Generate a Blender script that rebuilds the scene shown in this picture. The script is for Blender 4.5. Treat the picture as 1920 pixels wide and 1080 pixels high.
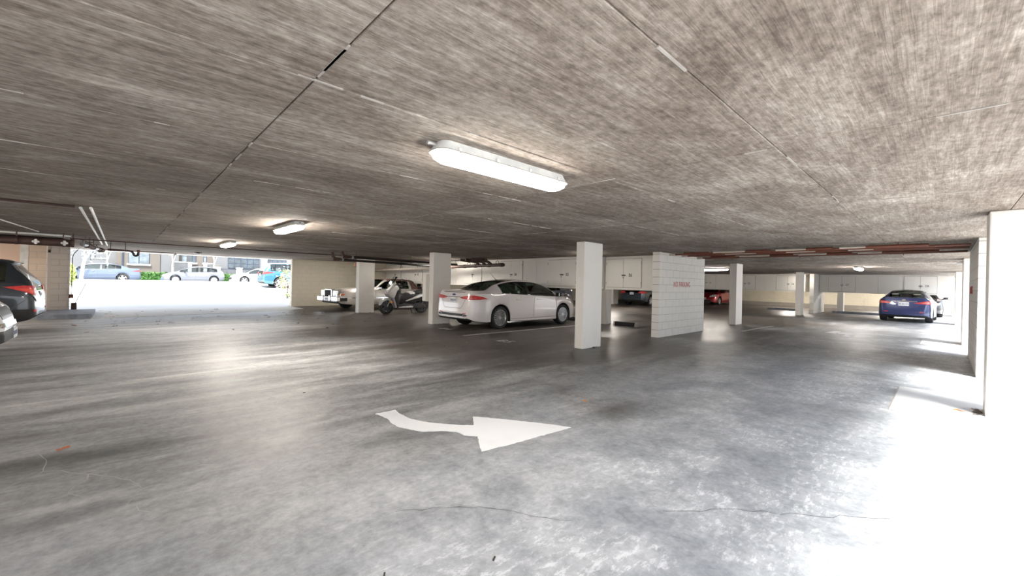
import bpy, bmesh, math, random
import numpy as np
from mathutils import Vector, Matrix
from mathutils.bvhtree import BVHTree

S = bpy.context.scene
for o in list(bpy.data.objects):
    bpy.data.objects.remove(o, do_unlink=True)

EXPOSURE, SKY, SUN, LAMP = 2.0, 4.5, 4.5, 85.0
PI = math.pi
CEIL = 2.26

# ------------------------------------------------------------------ camera
cam_d = bpy.data.cameras.new('camera')
cam = bpy.data.objects.new('camera', cam_d)
S.collection.objects.link(cam)
cam_d.sensor_width = 36.0
cam_d.lens = 36.0 * 772.0 / 1920.0
cam_d.shift_y = -9.5 / 1920.0
cam_d.clip_start = 0.05
cam_d.clip_end = 400
YAW, ROLL = math.radians(46.4), math.radians(1.3)
fwd = Vector((math.cos(YAW), math.sin(YAW), 0))
rgt = Vector((math.sin(YAW), -math.cos(YAW), 0))
up = Vector((0, 0, 1))
r2 = rgt * math.cos(ROLL) + up * math.sin(ROLL)
u2 = up * math.cos(ROLL) - rgt * math.sin(ROLL)
M = Matrix((r2, u2, -fwd)).transposed().to_4x4()
M.translation = (0, 0, 1.355)
cam.matrix_world = M
S.camera = cam

# ------------------------------------------------------------------ sky, sun, exposure
S.view_settings.view_transform = 'Standard'
S.view_settings.look = 'None'
S.view_settings.gamma = 1
S.view_settings.use_curve_mapping = False
S.view_settings.exposure = EXPOSURE
S.cycles.max_bounces = 6
S.cycles.diffuse_bounces = 4
S.cycles.glossy_bounces = 3
S.cycles.adaptive_threshold = 0.04
S.cycles.transparent_max_bounces = 8
S.cycles.caustics_reflective = False
S.cycles.caustics_refractive = False
S.cycles.sample_clamp_indirect = 6.0
W = bpy.data.worlds.new('sky'); S.world = W; W.use_nodes = True
wn = W.node_tree; wn.nodes.clear()
wo = wn.nodes.new('ShaderNodeOutputWorld'); wb = wn.nodes.new('ShaderNodeBackground')
ws = wn.nodes.new('ShaderNodeTexSky'); ws.sky_type = 'HOSEK_WILKIE'
SUN_TRAVEL = Vector((0.36, 0.46, -1.0)).normalized()
ws.sun_direction = -SUN_TRAVEL
ws.turbidity = 4.0
ws.ground_albedo = 0.45
whs = wn.nodes.new('ShaderNodeHueSaturation'); whs.inputs['Saturation'].default_value = 0.35
wn.links.new(ws.outputs[0], whs.inputs['Color'])
wn.links.new(whs.outputs[0], wb.inputs[0]); wb.inputs[1].default_value = SKY
wn.links.new(wb.outputs[0], wo.inputs[0])
sd = bpy.data.lights.new('sun', 'SUN'); sd.energy = SUN; sd.angle = math.radians(20); sd.color = (1.0, 0.97, 0.92)
so = bpy.data.objects.new('sun', sd); S.collection.objects.link(so)
so.rotation_euler = SUN_TRAVEL.to_track_quat('-Z', 'Y').to_euler(); so.location = (0, -20, 30)

# ------------------------------------------------------------------ helpers
C = S.collection
rnd = random.Random(7)

class NT:
    def __init__(s, name):
        s.m = bpy.data.materials.new(name); s.m.use_nodes = True
        s.t = s.m.node_tree; s.b = s.t.nodes['Principled BSDF']
    def n(s, t, **kw):
        nd = s.t.nodes.new(t)
        for k, v in kw.items():
            if k.startswith('i_'):
                key = k[2:].replace('_', ' ')
                nd.inputs[key if key in nd.inputs else int(key)].default_value = v
            else: setattr(nd, k, v)
        return nd
    def l(s, a, b): s.t.links.new(a, b)
    def pos(s, scale=(1, 1, 1), rot=(0, 0, 0), obj=False):
        g = s.n('ShaderNodeTexCoord') if obj else s.n('ShaderNodeNewGeometry')
        mp = s.n('ShaderNodeMapping'); mp.inputs['Scale'].default_value = scale; mp.inputs['Rotation'].default_value = rot
        s.l(g.outputs['Object' if obj else 'Position'], mp.inputs[0]); return mp.outputs[0]
    def noise(s, vec, scale, detail=4, rough=0.55, dist=0.0):
        nd = s.n('ShaderNodeTexNoise'); nd.inputs['Scale'].default_value = scale
        nd.inputs['Detail'].default_value = detail; nd.inputs['Roughness'].default_value = rough; nd.inputs['Distortion'].default_value = dist
        s.l(vec, nd.inputs['Vector']); return nd.outputs['Fac']
    def ramp(s, fac, stops):
        r = s.n('ShaderNodeValToRGB'); e = r.color_ramp.elements
        e[0].position, e[0].color = stops[0][0], (*stops[0][1], 1)
        e[1].position, e[1].color = stops[-1][0], (*stops[-1][1], 1)
        for p, c in stops[1:-1]:
            q = e.new(p); q.color = (*c, 1)
        s.l(fac, r.inputs[0]); return r.outputs[0]
    def mix(s, fac, a, b, blend='MIX'):
        m = s.n('ShaderNodeMix'); m.data_type = 'RGBA'; m.blend_type = blend
        for v, i in ((fac, 0), (a, 6), (b, 7)):
            if isinstance(v, (int, float)): m.inputs[i].default_value = v
            elif isinstance(v, tuple): m.inputs[i].default_value = (*v, 1)
            else: s.l(v, m.inputs[i])
        return m.outputs[2]
    def math(s, op, a, b=0.0, clamp=False):
        m = s.n('ShaderNodeMath'); m.operation = op; m.use_clamp = clamp
        for v, i in ((a, 0), (b, 1)):
            if isinstance(v, (int, float)): m.inputs[i].default_value = v
            else: s.l(v, m.inputs[i])
        return m.outputs[0]
    def maprange(s, v, a, b, c, d):
        m = s.n('ShaderNodeMapRange'); m.interpolation_type = 'SMOOTHSTEP'
        s.l(v, m.inputs[0])
        for i, x in enumerate((a, b, c, d)): m.inputs[i + 1].default_value = x
        return m.outputs[0]
    def bump(s, h, strength=0.3, dist=0.01):
        b = s.n('ShaderNodeBump'); b.inputs['Strength'].default_value = strength; b.inputs['Distance'].default_value = dist
        s.l(h, b.inputs['Height']); s.l(b.outputs[0], s.b.inputs['Normal'])
    def col(s, v):
        if isinstance(v, tuple): s.b.inputs['Base Color'].default_value = (*v, 1)
        else: s.l(v, s.b.inputs['Base Color'])
    def rough(s, v):
        if isinstance(v, (int, float)): s.b.inputs['Roughness'].default_value = v
        else: s.l(v, s.b.inputs['Roughness'])

MATS = {}
def plain(name, col, rough=0.5, metal=0.0, var=0.08, scale=6.0, coat=0.0, emit=None, spec=None):
    """plain procedural paint: colour with a little noise variation"""
    if name in MATS: return MATS[name]
    t = NT(name)
    v = t.noise(t.pos(obj=True), scale, 3)
    c2 = tuple(max(0, c * (1 - var * 2)) for c in col)
    t.col(t.mix(t.maprange(v, 0.35, 0.65, 0, 1), col, c2))
    t.rough(rough); t.b.inputs['Metallic'].default_value = metal
    if coat: t.b.inputs['Coat Weight'].default_value = coat; t.b.inputs['Coat Roughness'].default_value = 0.04
    if spec is not None: t.b.inputs['Specular IOR Level'].default_value = spec
    if emit: t.b.inputs['Emission Color'].default_value = (*emit[0], 1); t.b.inputs['Emission Strength'].default_value = emit[1]
    MATS[name] = t.m
    return t.m
def carpaint(name, col, flake=0.0):
    return plain('paint_' + name, col, 0.28, flake, 0.01, 2.0, coat=1.0)
def glassmat(name, tint, trans):
    if name in MATS: return MATS[name]
    t = NT(name); t.t.nodes.remove(t.b)
    tr = t.n('ShaderNodeBsdfTransparent'); tr.inputs[0].default_value = (*[x * trans for x in tint], 1)
    gl = t.n('ShaderNodeBsdfGlossy'); gl.inputs['Roughness'].default_value = 0.02; gl.inputs[0].default_value = (0.95, 1, 0.98, 1)
    fr = t.n('ShaderNodeFresnel'); fr.inputs[0].default_value = 1.52
    nz = t.noise(t.pos(obj=True), 1.5, 1)
    f2 = t.math('ADD', t.math('MULTIPLY', fr.outputs[0], 1.0), t.math('MULTIPLY', nz, 0.02), True)
    ms = t.n('ShaderNodeMixShader'); t.l(f2, ms.inputs[0]); t.l(tr.outputs[0], ms.inputs[1]); t.l(gl.outputs[0], ms.inputs[2])
    t.l(ms.outputs[0], t.t.nodes['Material Output'].inputs[0])
    MATS[name] = t.m
    return t.m

def tag(o, label=None, cat=None, group=None, kind=None):
    if label: o['label'] = label
    if cat: o['category'] = cat
    if group: o['group'] = group
    if kind: o['kind'] = kind
    return o
def link(name, me, mat=None, parent=None, loc=None):
    o = bpy.data.objects.new(name, me); C.objects.link(o)
    if mat is not None:
        mats = mat if isinstance(mat, (list, tuple)) else [mat]
        if not me.materials:
            for m in mats: me.materials.append(m)
    if parent: o.parent = parent
    if loc: o.location = loc
    return o
def empty(name, loc=(0, 0, 0), rz=0.0, label=None, cat=None, group=None):
    o = bpy.data.objects.new(name, None); C.objects.link(o); o.location = loc; o.rotation_euler = (0, 0, rz)
    o.empty_display_size = 0.1
    return tag(o, label, cat, group)
def finish(bm, name='m', smooth=None, recalc=True):
    if recalc: bmesh.ops.recalc_face_normals(bm, faces=bm.faces)
    if smooth is not None:
        for f in bm.faces: f.smooth = True
        for e in bm.edges:
            if len(e.link_faces) == 2 and e.calc_face_angle(0) > math.radians(smooth): e.smooth = False
    me = bpy.data.meshes.new(name); bm.to_mesh(me); bm.free(); return me
def bx(bm, x0, x1, y0, y1, z0, z1, bev=0.0, seg=1):
    vs = [bm.verts.new((x, y, z)) for x in (x0, x1) for y in (y0, y1) for z in (z0, z1)]
    fs = [bm.faces.new([vs[i] for i in q]) for q in ((0, 1, 3, 2), (4, 6, 7, 5), (0, 4, 5, 1), (2, 3, 7, 6), (0, 2, 6, 4), (1, 5, 7, 3))]
    if bev:
        es = list({e for f in fs for e in f.edges})
        bmesh.ops.bevel(bm, geom=es, offset=bev, segments=seg, affect='EDGES', profile=0.5)
def boxm(x0, x1, y0, y1, z0, z1, bev=0.0, seg=1, smooth=None):
    bm = bmesh.new(); bx(bm, x0, x1, y0, y1, z0, z1, bev, seg); return finish(bm, smooth=smooth)
def box(name, x0, x1, y0, y1, z0, z1, mat, parent=None, bev=0.0, seg=1):
    return link(name, boxm(x0, x1, y0, y1, z0, z1, bev, seg), mat, parent)
def tube(bm, pts, r, seg=10, caps=True, radii=None):
    pts = [Vector(p) for p in pts]; rings = []
    prev = None
    for i, p in enumerate(pts):
        if i == 0: d = pts[1] - p
        elif i == len(pts) - 1: d = p - pts[i - 1]
        else: d = (pts[i + 1] - p).normalized() + (p - pts[i - 1]).normalized()
        d.normalize()
        if prev is None:
            a = d.orthogonal().normalized()
        else:
            a = prev - d * prev.dot(d); a.normalize()
        prev = a; b = d.cross(a)
        sc = 1.0
        if 0 < i < len(pts) - 1:
            c = (pts[i + 1] - p).normalized().dot(d); sc = 1 / max(c, 0.5)
        rr = (radii[i] if radii else r)
        rings.append([bm.verts.new(p + (a * math.cos(2 * PI * k / seg) + b * math.sin(2 * PI * k / seg)) * rr * (sc if False else 1)) for k in range(seg)])
    for A, B in zip(rings, rings[1:]):
        for k in range(seg):
            bm.faces.new((A[k], A[(k + 1) % seg], B[(k + 1) % seg], B[k]))
    if caps:
        bm.faces.new(rings[0][::-1]); bm.faces.new(rings[-1])
def pipe(name, pts, r, mat, parent=None, seg=10, radii=None):
    bm = bmesh.new(); tube(bm, pts, r, seg, radii=radii)
    return link(name, finish(bm, smooth=40), mat, parent)
def bend(p0, corner, p1, rad=0.08, n=5):
    """rounded corner points between p0->corner->p1"""
    p0, c, p1 = map(Vector, (p0, corner, p1))
    a = c + (p0 - c).normalized() * rad; b = c + (p1 - c).normalized() * rad
    return [a * (1 - t) ** 2 + c * 2 * t * (1 - t) + b * t * t for t in [i / n for i in range(n + 1)]]
def lathe(bm, prof, seg=32, axis='Z', cx=(0, 0, 0), close=False):
    """prof list of (r, h) around axis"""
    rings = []
    for r, h in prof:
        ring = []
        for k in range(seg):
            a = 2 * PI * k / seg; p, q = r * math.cos(a), r * math.sin(a)
            v = {'Z': (p, q, h), 'Y': (p, h, q), 'X': (h, p, q)}[axis]
            ring.append(bm.verts.new((v[0] + cx[0], v[1] + cx[1], v[2] + cx[2])))
        rings.append(ring)
    prs = list(zip(rings, rings[1:]))
    if close: prs.append((rings[-1], rings[0]))
    for A, B in prs:
        for k in range(seg): bm.faces.new((A[k], A[(k + 1) % seg], B[(k + 1) % seg], B[k]))
    return rings
def prism(bm, poly, h0, h1, axis='Y', bev=0.0, seg=1):
    """poly of 2D points extruded along an axis: Y -> (x,z), X -> (y,z), Z -> (x,y)"""
    def P(p, h): return {'Y': (p[0], h, p[1]), 'X': (h, p[0], p[1]), 'Z': (p[0], p[1], h)}[axis]
    A = [bm.verts.new(P(p, h0)) for p in poly]; B = [bm.verts.new(P(p, h1)) for p in poly]
    fs = [bm.faces.new(A), bm.faces.new(B[::-1])]
    n = len(poly)
    for i in range(n): fs.append(bm.faces.new((A[i], B[i], B[(i + 1) % n], A[(i + 1) % n])))
    if bev:
        es = list(fs[0].edges) + list(fs[1].edges)
        bmesh.ops.bevel(bm, geom=es, offset=bev, segments=seg, affect='EDGES', profile=0.5)
def prismo(name, poly, h0, h1, mat, parent=None, axis='Y', bev=0.0, seg=1, smooth=40):
    bm = bmesh.new(); prism(bm, poly, h0, h1, axis, bev, seg)
    return link(name, finish(bm, smooth=smooth), mat, parent)
_tc = {}
def textmesh(s, size, depth=0.0):
    key = (s, size, depth)
    if key in _tc: return _tc[key]
    cu = bpy.data.curves.new('t', 'FONT'); cu.body = s; cu.size = size; cu.align_x = 'CENTER'; cu.align_y = 'CENTER'; cu.space_character = 1.22 if len(s) > 3 else 1.0; cu.extrude = depth
    o = bpy.data.objects.new('t', cu); C.objects.link(o)
    dg = bpy.context.evaluated_depsgraph_get()
    me = bpy.data.meshes.new_from_object(o.evaluated_get(dg))
    bpy.data.objects.remove(o); bpy.data.curves.remove(cu)
    _tc[key] = me
    return me
def text(name, s, size, loc, facing, mat, parent=None, sx=1.0, depth=0.0015):
    """facing: rotation about z of the reading side's normal (-Y is 0)"""
    o = link(name, textmesh(s, size, depth).copy(), mat, parent, loc)
    o.rotation_euler = (PI / 2, 0, facing); o.scale = (sx, 1, 1)
    return o
def copy_tree(o, parent=None):
    c = o.copy(); C.objects.link(c); c.parent = parent
    for ch in list(o.children): copy_tree(ch, c)
    return c
# ------------------------------------------------------------------ surface materials
def mk_floor():
    t = NT('floor_concrete')
    p = t.pos()
    sep = t.n('ShaderNodeSeparateXYZ'); t.l(p, sep.inputs[0])
    n1 = t.noise(p, 0.30, 4, 0.6, 0.8); n2 = t.noise(p, 1.3, 5, 0.68, 0.3); n3 = t.noise(p, 24, 3, 0.7)
    st = t.noise(t.pos((0.30, 1.5, 1), (0, 0, 0.35)), 1.5, 4, 0.62, 0.5)
    # traffic film: dark in and before the bays, scoured pale along the open side, streaky grey in the left aisle, with entrance sheen, cool daylight and bay shade mixed into the colours
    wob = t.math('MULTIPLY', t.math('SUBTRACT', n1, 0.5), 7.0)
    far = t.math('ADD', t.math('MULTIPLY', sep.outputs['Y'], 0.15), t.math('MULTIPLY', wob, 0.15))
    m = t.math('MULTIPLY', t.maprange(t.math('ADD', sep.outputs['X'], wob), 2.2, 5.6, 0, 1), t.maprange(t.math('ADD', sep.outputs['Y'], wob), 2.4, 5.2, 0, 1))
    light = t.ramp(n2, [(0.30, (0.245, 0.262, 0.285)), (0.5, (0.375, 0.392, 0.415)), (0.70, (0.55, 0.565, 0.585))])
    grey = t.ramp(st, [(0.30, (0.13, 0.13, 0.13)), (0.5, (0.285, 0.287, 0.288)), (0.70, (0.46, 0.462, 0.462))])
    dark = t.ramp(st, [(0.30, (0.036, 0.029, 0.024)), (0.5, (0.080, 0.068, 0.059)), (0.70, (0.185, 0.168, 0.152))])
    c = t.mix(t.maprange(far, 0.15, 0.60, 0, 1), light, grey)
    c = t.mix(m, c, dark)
    # scoured white specks
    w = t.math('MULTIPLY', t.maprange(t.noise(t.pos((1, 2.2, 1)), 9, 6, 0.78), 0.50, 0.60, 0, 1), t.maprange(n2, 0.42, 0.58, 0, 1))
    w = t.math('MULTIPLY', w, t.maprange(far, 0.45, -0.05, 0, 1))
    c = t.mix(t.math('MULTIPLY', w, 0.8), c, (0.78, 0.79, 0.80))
    n4 = t.noise(p, 7.0, 6, 0.72, 0.3)
    c = t.mix(0.45, c, t.ramp(n4, [(0.32, (0.16, 0.16, 0.16)), (0.68, (0.84, 0.84, 0.84))]), 'SOFT_LIGHT')
    c = t.mix(0.30, c, t.ramp(n3, [(0.3, (0.05, 0.05, 0.05)), (0.7, (0.9, 0.9, 0.9))]), 'SOFT_LIGHT')
    t.col(c)
    t.rough(t.math('ADD', t.maprange(st, 0.3, 0.7, 0.34, 0.48), t.math('MULTIPLY', t.math('SUBTRACT', 1.0, m), 0.12)))
    t.b.inputs['Specular IOR Level'].default_value = 0.6
    t.bump(t.math('ADD', t.noise(t.pos((0.30, 1.5, 1), (0, 0, 0.35)), 1.5, 2, 0.55, 0.5), t.math('MULTIPLY', n3, 0.06)), 0.13, 0.012)
    return t.m
def mk_ceiling():
    t = NT('ceiling_concrete')
    p = t.pos()
    g1 = t.noise(t.pos((0.55, 6, 1)), 3.0, 5, 0.72, 0.6)       # board grain along X
    g2 = t.noise(t.pos((0.9, 1.5, 1)), 1.0, 6, 0.68, 0.7)
    g3 = t.noise(t.pos((2.0, 45, 1)), 2.0, 2, 0.6, 1.2)
    oi = t.n('ShaderNodeObjectInfo')
    f = t.math('ADD', t.math('MULTIPLY', g1, 0.50), t.math('MULTIPLY', g2, 0.74))
    f = t.math('ADD', f, t.math('MULTIPLY', t.math('SUBTRACT', oi.outputs['Random'], 0.5), 0.08))
    f = t.math('ADD', f, t.math('MULTIPLY', t.math('SUBTRACT', g3, 0.5), 0.42))
    c = t.ramp(f, [(0.36, (0.100, 0.074, 0.057)), (0.54, (0.192, 0.154, 0.126)), (0.68, (0.288, 0.245, 0.209)), (0.88, (0.53, 0.472, 0.418))])
    sp = t.noise(t.pos((1, 1.6, 1)), 16, 4, 0.75)
    c = t.mix(0.7, c, t.ramp(sp, [(0.30, (0.12, 0.12, 0.12)), (0.70, (0.88, 0.88, 0.88))]), 'SOFT_LIGHT')
    t.col(c); t.rough(0.85)
    t.bump(g3, 0.3, 0.006)
    return t.m
def mk_paint(name, col, dirt=(0.55, 0.48, 0.38), amt=0.25, brick=None, rough=0.6, zdirt=0.0, axis='x'):
    t = NT(name)
    p = t.pos()
    n = t.noise(p, 1.6, 4, 0.65, 0.3); n2 = t.noise(t.pos((5, 5, 0.7)), 2.0, 3, 0.6)
    c = t.mix(t.math('MULTIPLY', t.maprange(n, 0.45, 0.8, 0, 1), amt), col, dirt)
    c = t.mix(t.math('MULTIPLY', t.maprange(n2, 0.6, 0.8, 0, 1), amt * 0.6), c, dirt)
    h = t.noise(p, 45, 2, 0.6)
    if brick:
        b = t.n('ShaderNodeTexBrick'); b.offset = 0.5; b.squash = 1.0
        b.inputs['Scale'].default_value = 1.0; b.inputs['Brick Width'].default_value = 0.4; b.inputs['Row Height'].default_value = 0.2
        b.inputs['Mortar Size'].default_value = 0.006; b.inputs['Mortar Smooth'].default_value = 0.4
        cb = t.n('ShaderNodeCombineXYZ'); sp = t.n('ShaderNodeSeparateXYZ'); t.l(p, sp.inputs[0])
        t.l(sp.outputs[axis.upper()], cb.inputs[0]); t.l(sp.outputs['Z'], cb.inputs[1])
        t.l(cb.outputs[0], b.inputs['Vector'])
        c = t.mix(t.math('MULTIPLY', b.outputs['Fac'], 0.35), c, tuple(x * 0.55 for x in col))
        h = t.math('SUBTRACT', t.math('MULTIPLY', h, 0.15), b.outputs['Fac'])
        t.bump(h, 0.5, 0.008)
    else: t.bump(h, 0.12, 0.003)
    t.col(c); t.rough(rough)
    return t.m

M_FLOOR, M_CEIL = mk_floor(), mk_ceiling()
M_PILLAR = mk_paint('pillar_paint', (0.80, 0.765, 0.715), amt=0.16, rough=0.5)
M_BLOCK = mk_paint('block_paint', (0.80, 0.77, 0.72), amt=0.2)
M_MORTAR = mk_paint('mortar_paint', (0.42, 0.39, 0.355), amt=0.2)
M_CREAMWALL = mk_paint('cream_wall', (0.76, 0.70, 0.57), (0.45, 0.38, 0.26), 0.35, brick=True)
M_CREAMWALL_Y = mk_paint('cream_wall_far', (0.80, 0.73, 0.58), (0.5, 0.42, 0.28), 0.35, brick=True, axis='y')
M_PEACH = mk_paint('peach_wall', (0.72, 0.53, 0.41), (0.55, 0.42, 0.32), 0.2)
M_PEACHBLOCK = mk_paint('peach_block', (0.68, 0.54, 0.42), (0.5, 0.4, 0.32), 0.2)
M_LOCKER = mk_paint('locker_paint', (0.78, 0.755, 0.71), (0.6, 0.55, 0.46), 0.18, rough=0.55)
M_DARKGAP = plain('dark_gap', (0.10, 0.09, 0.08), 0.8)
M_WHITEPAINT = mk_paint('road_paint', (0.82, 0.83, 0.84), (0.6, 0.6, 0.6), 0.25, rough=0.7)
M_WORNPAINT = mk_paint('worn_road_paint', (0.50, 0.49, 0.47), (0.25, 0.24, 0.22), 0.8, rough=0.7)
M_RED = plain('stencil_red', (0.78, 0.12, 0.11), 0.7, var=0.3, scale=25)
M_BLACKTXT = plain('stencil_black', (0.03, 0.03, 0.03), 0.7)
M_RUST = mk_paint('rusty_pipe', (0.065, 0.032, 0.025), (0.03, 0.018, 0.016), 0.7, rough=0.6)
M_BROWNPIPE = mk_paint('brown_pipe', (0.17, 0.058, 0.036), (0.07, 0.03, 0.022), 0.7, rough=0.45)
M_BLACKPIPE = plain('black_pipe', (0.02, 0.018, 0.018), 0.35)
M_BEIGEPIPE = plain('beige_pipe_insulation', (0.62, 0.55, 0.48), 0.6)
M_CONDUIT = plain('grey_conduit', (0.55, 0.54, 0.52), 0.4, 0.4)
M_WHITEMETAL = plain('white_enamel', (0.82, 0.82, 0.80), 0.4)
M_STEEL = plain('zinc_steel', (0.5, 0.5, 0.5), 0.35, 0.9)
def lens(k): return plain('lamp_diffuser_%d' % int(k * 100), (0.9, 0.9, 0.9), 0.4, emit=((1.0, 0.93, 0.84), LAMP * k))
M_RUBBER = plain('rubber_black', (0.025, 0.025, 0.025), 0.7)
M_GREYDOOR = plain('grey_door_paint', (0.50, 0.52, 0.55), 0.45, var=0.04)
M_KERB = plain('grey_kerb', (0.28, 0.31, 0.37), 0.7, var=0.15)
M_PAD = mk_paint('pale_concrete_pad', (0.62, 0.62, 0.62), (0.45, 0.45, 0.45), 0.35, rough=0.75)
M_PAVE = mk_paint('sunlit_paving', (0.66, 0.66, 0.65), (0.5, 0.5, 0.49), 0.2, rough=0.9)

# ------------------------------------------------------------------ floor and ceiling
XW0, XW1, YW0, YW1 = -8.0, 39.0, -1.1, 21.6
floor = tag(box('floor', XW0, XW1, -1.1, 22.2, -0.2, 0.0, M_FLOOR), 'stained grey concrete garage floor', kind='structure')
for (x0, x1, y0, y1) in ((6.42, 8.1, -1.05, 0.42), (15.2, 16.8, -1.05, 0.42)):
    bm = bmesh.new(); bx(bm, x0, x1, y0, y1, -0.01, 0.006, 0.004)
    link('concrete_pad', finish(bm), M_PAD, floor)['label'] = 'pale concrete pad at the pillar foot'
    bm = bmesh.new()
    for i in range(14):
        s = i / 14
        bx(bm, x0 - 0.006, x0 + 0.008, y0 + s * (y1 - y0), y0 + (s + .06) * (y1 - y0), 0, 0.004)
        bx(bm, x0 + s * (x1 - x0), x0 + (s + .06) * (x1 - x0), y1 - 0.006, y1 + 0.01, 0, 0.005)
    link('pad_joint', finish(bm), M_MORTAR, floor)

ceil_slab = box('ceiling', XW0, XW1, -0.85, 22.6, CEIL + 0.014, CEIL + 0.16, M_CEIL); tag(ceil_slab, 'board-marked concrete garage ceiling', kind='structure')
PX0, PY0, PW, PH = 0.63, 0.76, 2.40, 1.24
pm = boxm(0.004, PW - 0.004, 0.004, PH - 0.004, CEIL, CEIL + 0.016, 0.003)
pm.materials.append(M_CEIL)
near_i, near_j = range(-2, 7), range(-1, 12)
for i in near_i:
    for j in near_j:
        o = link('ceiling_panel', pm, None, ceil_slab, (PX0 + i * PW, PY0 + j * PH, rnd.choice((0, 0, 0.0015, 0.003))))
xa, xb = PX0 - 2 * PW, PX0 + 7 * PW
ya, yb = PY0 - PH, PY0 + 12 * PH
bm = bmesh.new()
for (x0, x1, y0, y1) in ((XW0, xa, -0.85, 22.6), (xb, XW1, -0.85, 22.6), (xa, xb, yb, 22.6), (xa, xb, -0.85, ya)):
    bx(bm, x0, x1, y0, y1, CEIL, CEIL + 0.014)
tag(link('ceiling_panel', finish(bm), M_CEIL, ceil_slab), kind='stuff')
# pale grout ridges left on some joints
bm = bmesh.new()
for i in range(-1, 5):
    for k in range(34):
        y = rnd.uniform(-0.4, 14); L = rnd.uniform(.05, .35); x = PX0 + i * PW + rnd.uniform(-.004, .004)
        bx(bm, x - .005, x + .006, y, y + L, CEIL - 0.003, CEIL + .005)
for j in range(0, 9):
    for k in range(15):
        x = rnd.uniform(-1.5, 14); L = rnd.uniform(.05, .35); y = PY0 + j * PH + rnd.uniform(-.004, .004)
        bx(bm, x, x + L, y - .005, y + .006, CEIL - 0.003, CEIL + .005)
M_GROUT = plain('pale_grout', (0.42, 0.385, 0.35), 0.9)
tag(link('joint_ridge', finish(bm), M_GROUT, ceil_slab), 'pale broken grout ridges along the panel joints', kind='stuff')

def crack(pts, w, mat, name='floor_crack'):
    bm = bmesh.new(); q = []
    for a, b_ in zip(pts, pts[1:]):
        n = max(2, int(math.hypot(b_[0] - a[0], b_[1] - a[1]) / .07))
        q += [(a[0] + (b_[0] - a[0]) * k / n + rnd.uniform(-.018, .018), a[1] + (b_[1] - a[1]) * k / n + rnd.uniform(-.018, .018)) for k in range(n)]
    q.append(pts[-1]); prev = None
    for i, (x, y) in enumerate(q):
        ww = w * rnd.uniform(.4, 1.2); j, k = min(i + 1, len(q) - 1), max(i - 1, 0)
        dx, dy = q[j][0] - q[k][0], q[j][1] - q[k][1]; l = math.hypot(dx, dy) or 1
        cur = (bm.verts.new((x - dy / l * ww, y + dx / l * ww, .0015)), bm.verts.new((x + dy / l * ww, y - dx / l * ww, .0015)))
        if prev: bm.faces.new((prev[0], prev[1], cur[1], cur[0]))
        prev = cur
    link(name, finish(bm), mat, floor)
M_PALECRACK = plain('pale_crack', (.46, .46, .455), .8); M_DARKCRACK = plain('dark_crack', (.12, .12, .125), .8)
for pts in ([(-.34, 4.2), (-.12, 3.95), (.02, 3.75), (.12, 3.5)], [(-.12, 3.95), (-.2, 3.7), (-.1, 3.45)], [(.02, 3.75), (.3, 3.72), (.5, 3.6)], [(-.4, 4.6), (-.34, 4.2), (-.5, 4.0)], [(.12, 3.5), (.05, 3.3), (.15, 3.1)]): crack(pts, .0035, M_PALECRACK)
for pts in ([(2.4, 1.15), (2.75, .85), (3.0, .55), (3.35, .2)], [(1.2, 2.2), (1.6, 1.9), (1.9, 1.45)]): crack(pts, .002, M_DARKCRACK)
# edge beam over the street entrance
tag(box('trim_1', -3.0, 8.0, 22.6, 23.2, 2.255, 2.40, M_WHITEMETAL), 'white soffit edge over the street entrance', kind='structure')

M_DAYPOOL = mk_paint('painted_daylight', (0.74, 0.735, 0.72), (0.5, 0.5, 0.48), 0.3, rough=.7)  # pale sheet painting the daylight that washes the floor inside the entrance
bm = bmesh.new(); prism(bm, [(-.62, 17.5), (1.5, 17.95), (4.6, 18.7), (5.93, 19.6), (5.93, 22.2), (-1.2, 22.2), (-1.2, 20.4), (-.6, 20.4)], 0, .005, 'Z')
link('entrance_daylight', finish(bm), M_DAYPOOL, floor)['label'] = 'painted daylight on the floor inside the street entrance'
# ------------------------------------------------------------------ walls
def block_wall(name, origin, length, height, thick, mat, label, axis='x', bl=0.4, bh=0.2, start=0.0, z0=0.0, gap=0.007):
    """mortar core with every block as a part; origin = low corner"""
    ox, oy = origin
    w = empty(name, (ox, oy, 0)); tag(w, label, kind='structure')
    g = 0.004
    if axis == 'x': box('mortar', g, length - g, g, thick - g, z0, height - .002, M_MORTAR, w)
    else: box('mortar', g, thick - g, g, length - g, z0, height - .002, M_MORTAR, w)
    cache = {}
    row = 0; z = z0
    while z < height - 0.02:
        h = min(bh, height - z)
        x = -bl * (0.5 if row % 2 else 0.0) - start
        while x < length - 0.01:
            a, b = max(0, x), min(length, x + bl); x += bl
            if b - a < 0.03: continue
            key = (round(b - a, 3), round(h, 3))
            if key not in cache:
                L, H = key; q = gap / 2
                if axis == 'x': me = boxm(q, L - q, 0, thick, q, H - q, 0.004)
                else: me = boxm(0, thick, q, L - q, q, H - q, 0.004)
                me.materials.append(mat); cache[key] = me
            link('block', cache[key], None, w, (a, 0, z) if axis == 'x' else (0, a, z))
        z += bh; row += 1
    return w
wall_center = block_wall('wall_center', (10.25, 5.16), 2.95, CEIL, 0.20, M_BLOCK, 'white block stub wall stencilled NO PARKING')
def stencil(s, x, z, y, wall, parts):
    pass
tx = text('stencil_lettering', 'NO PARKING', 0.215, (11.61 - 10.25, -0.003, 1.41), 0, M_RED, wall_center, 0.70)
tx['label'] = 'faded red stencilled words'
wall_right = block_wall('wall_right', (10.0, -0.57), 3.35, CEIL, 0.20, M_BLOCK, 'white block wall between the right-hand pillars')
tx = text('stencil_lettering', 'NO PARKING', 0.215, (2.2, 0.203, 1.41), PI, M_RED, wall_right, 0.70)

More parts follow.
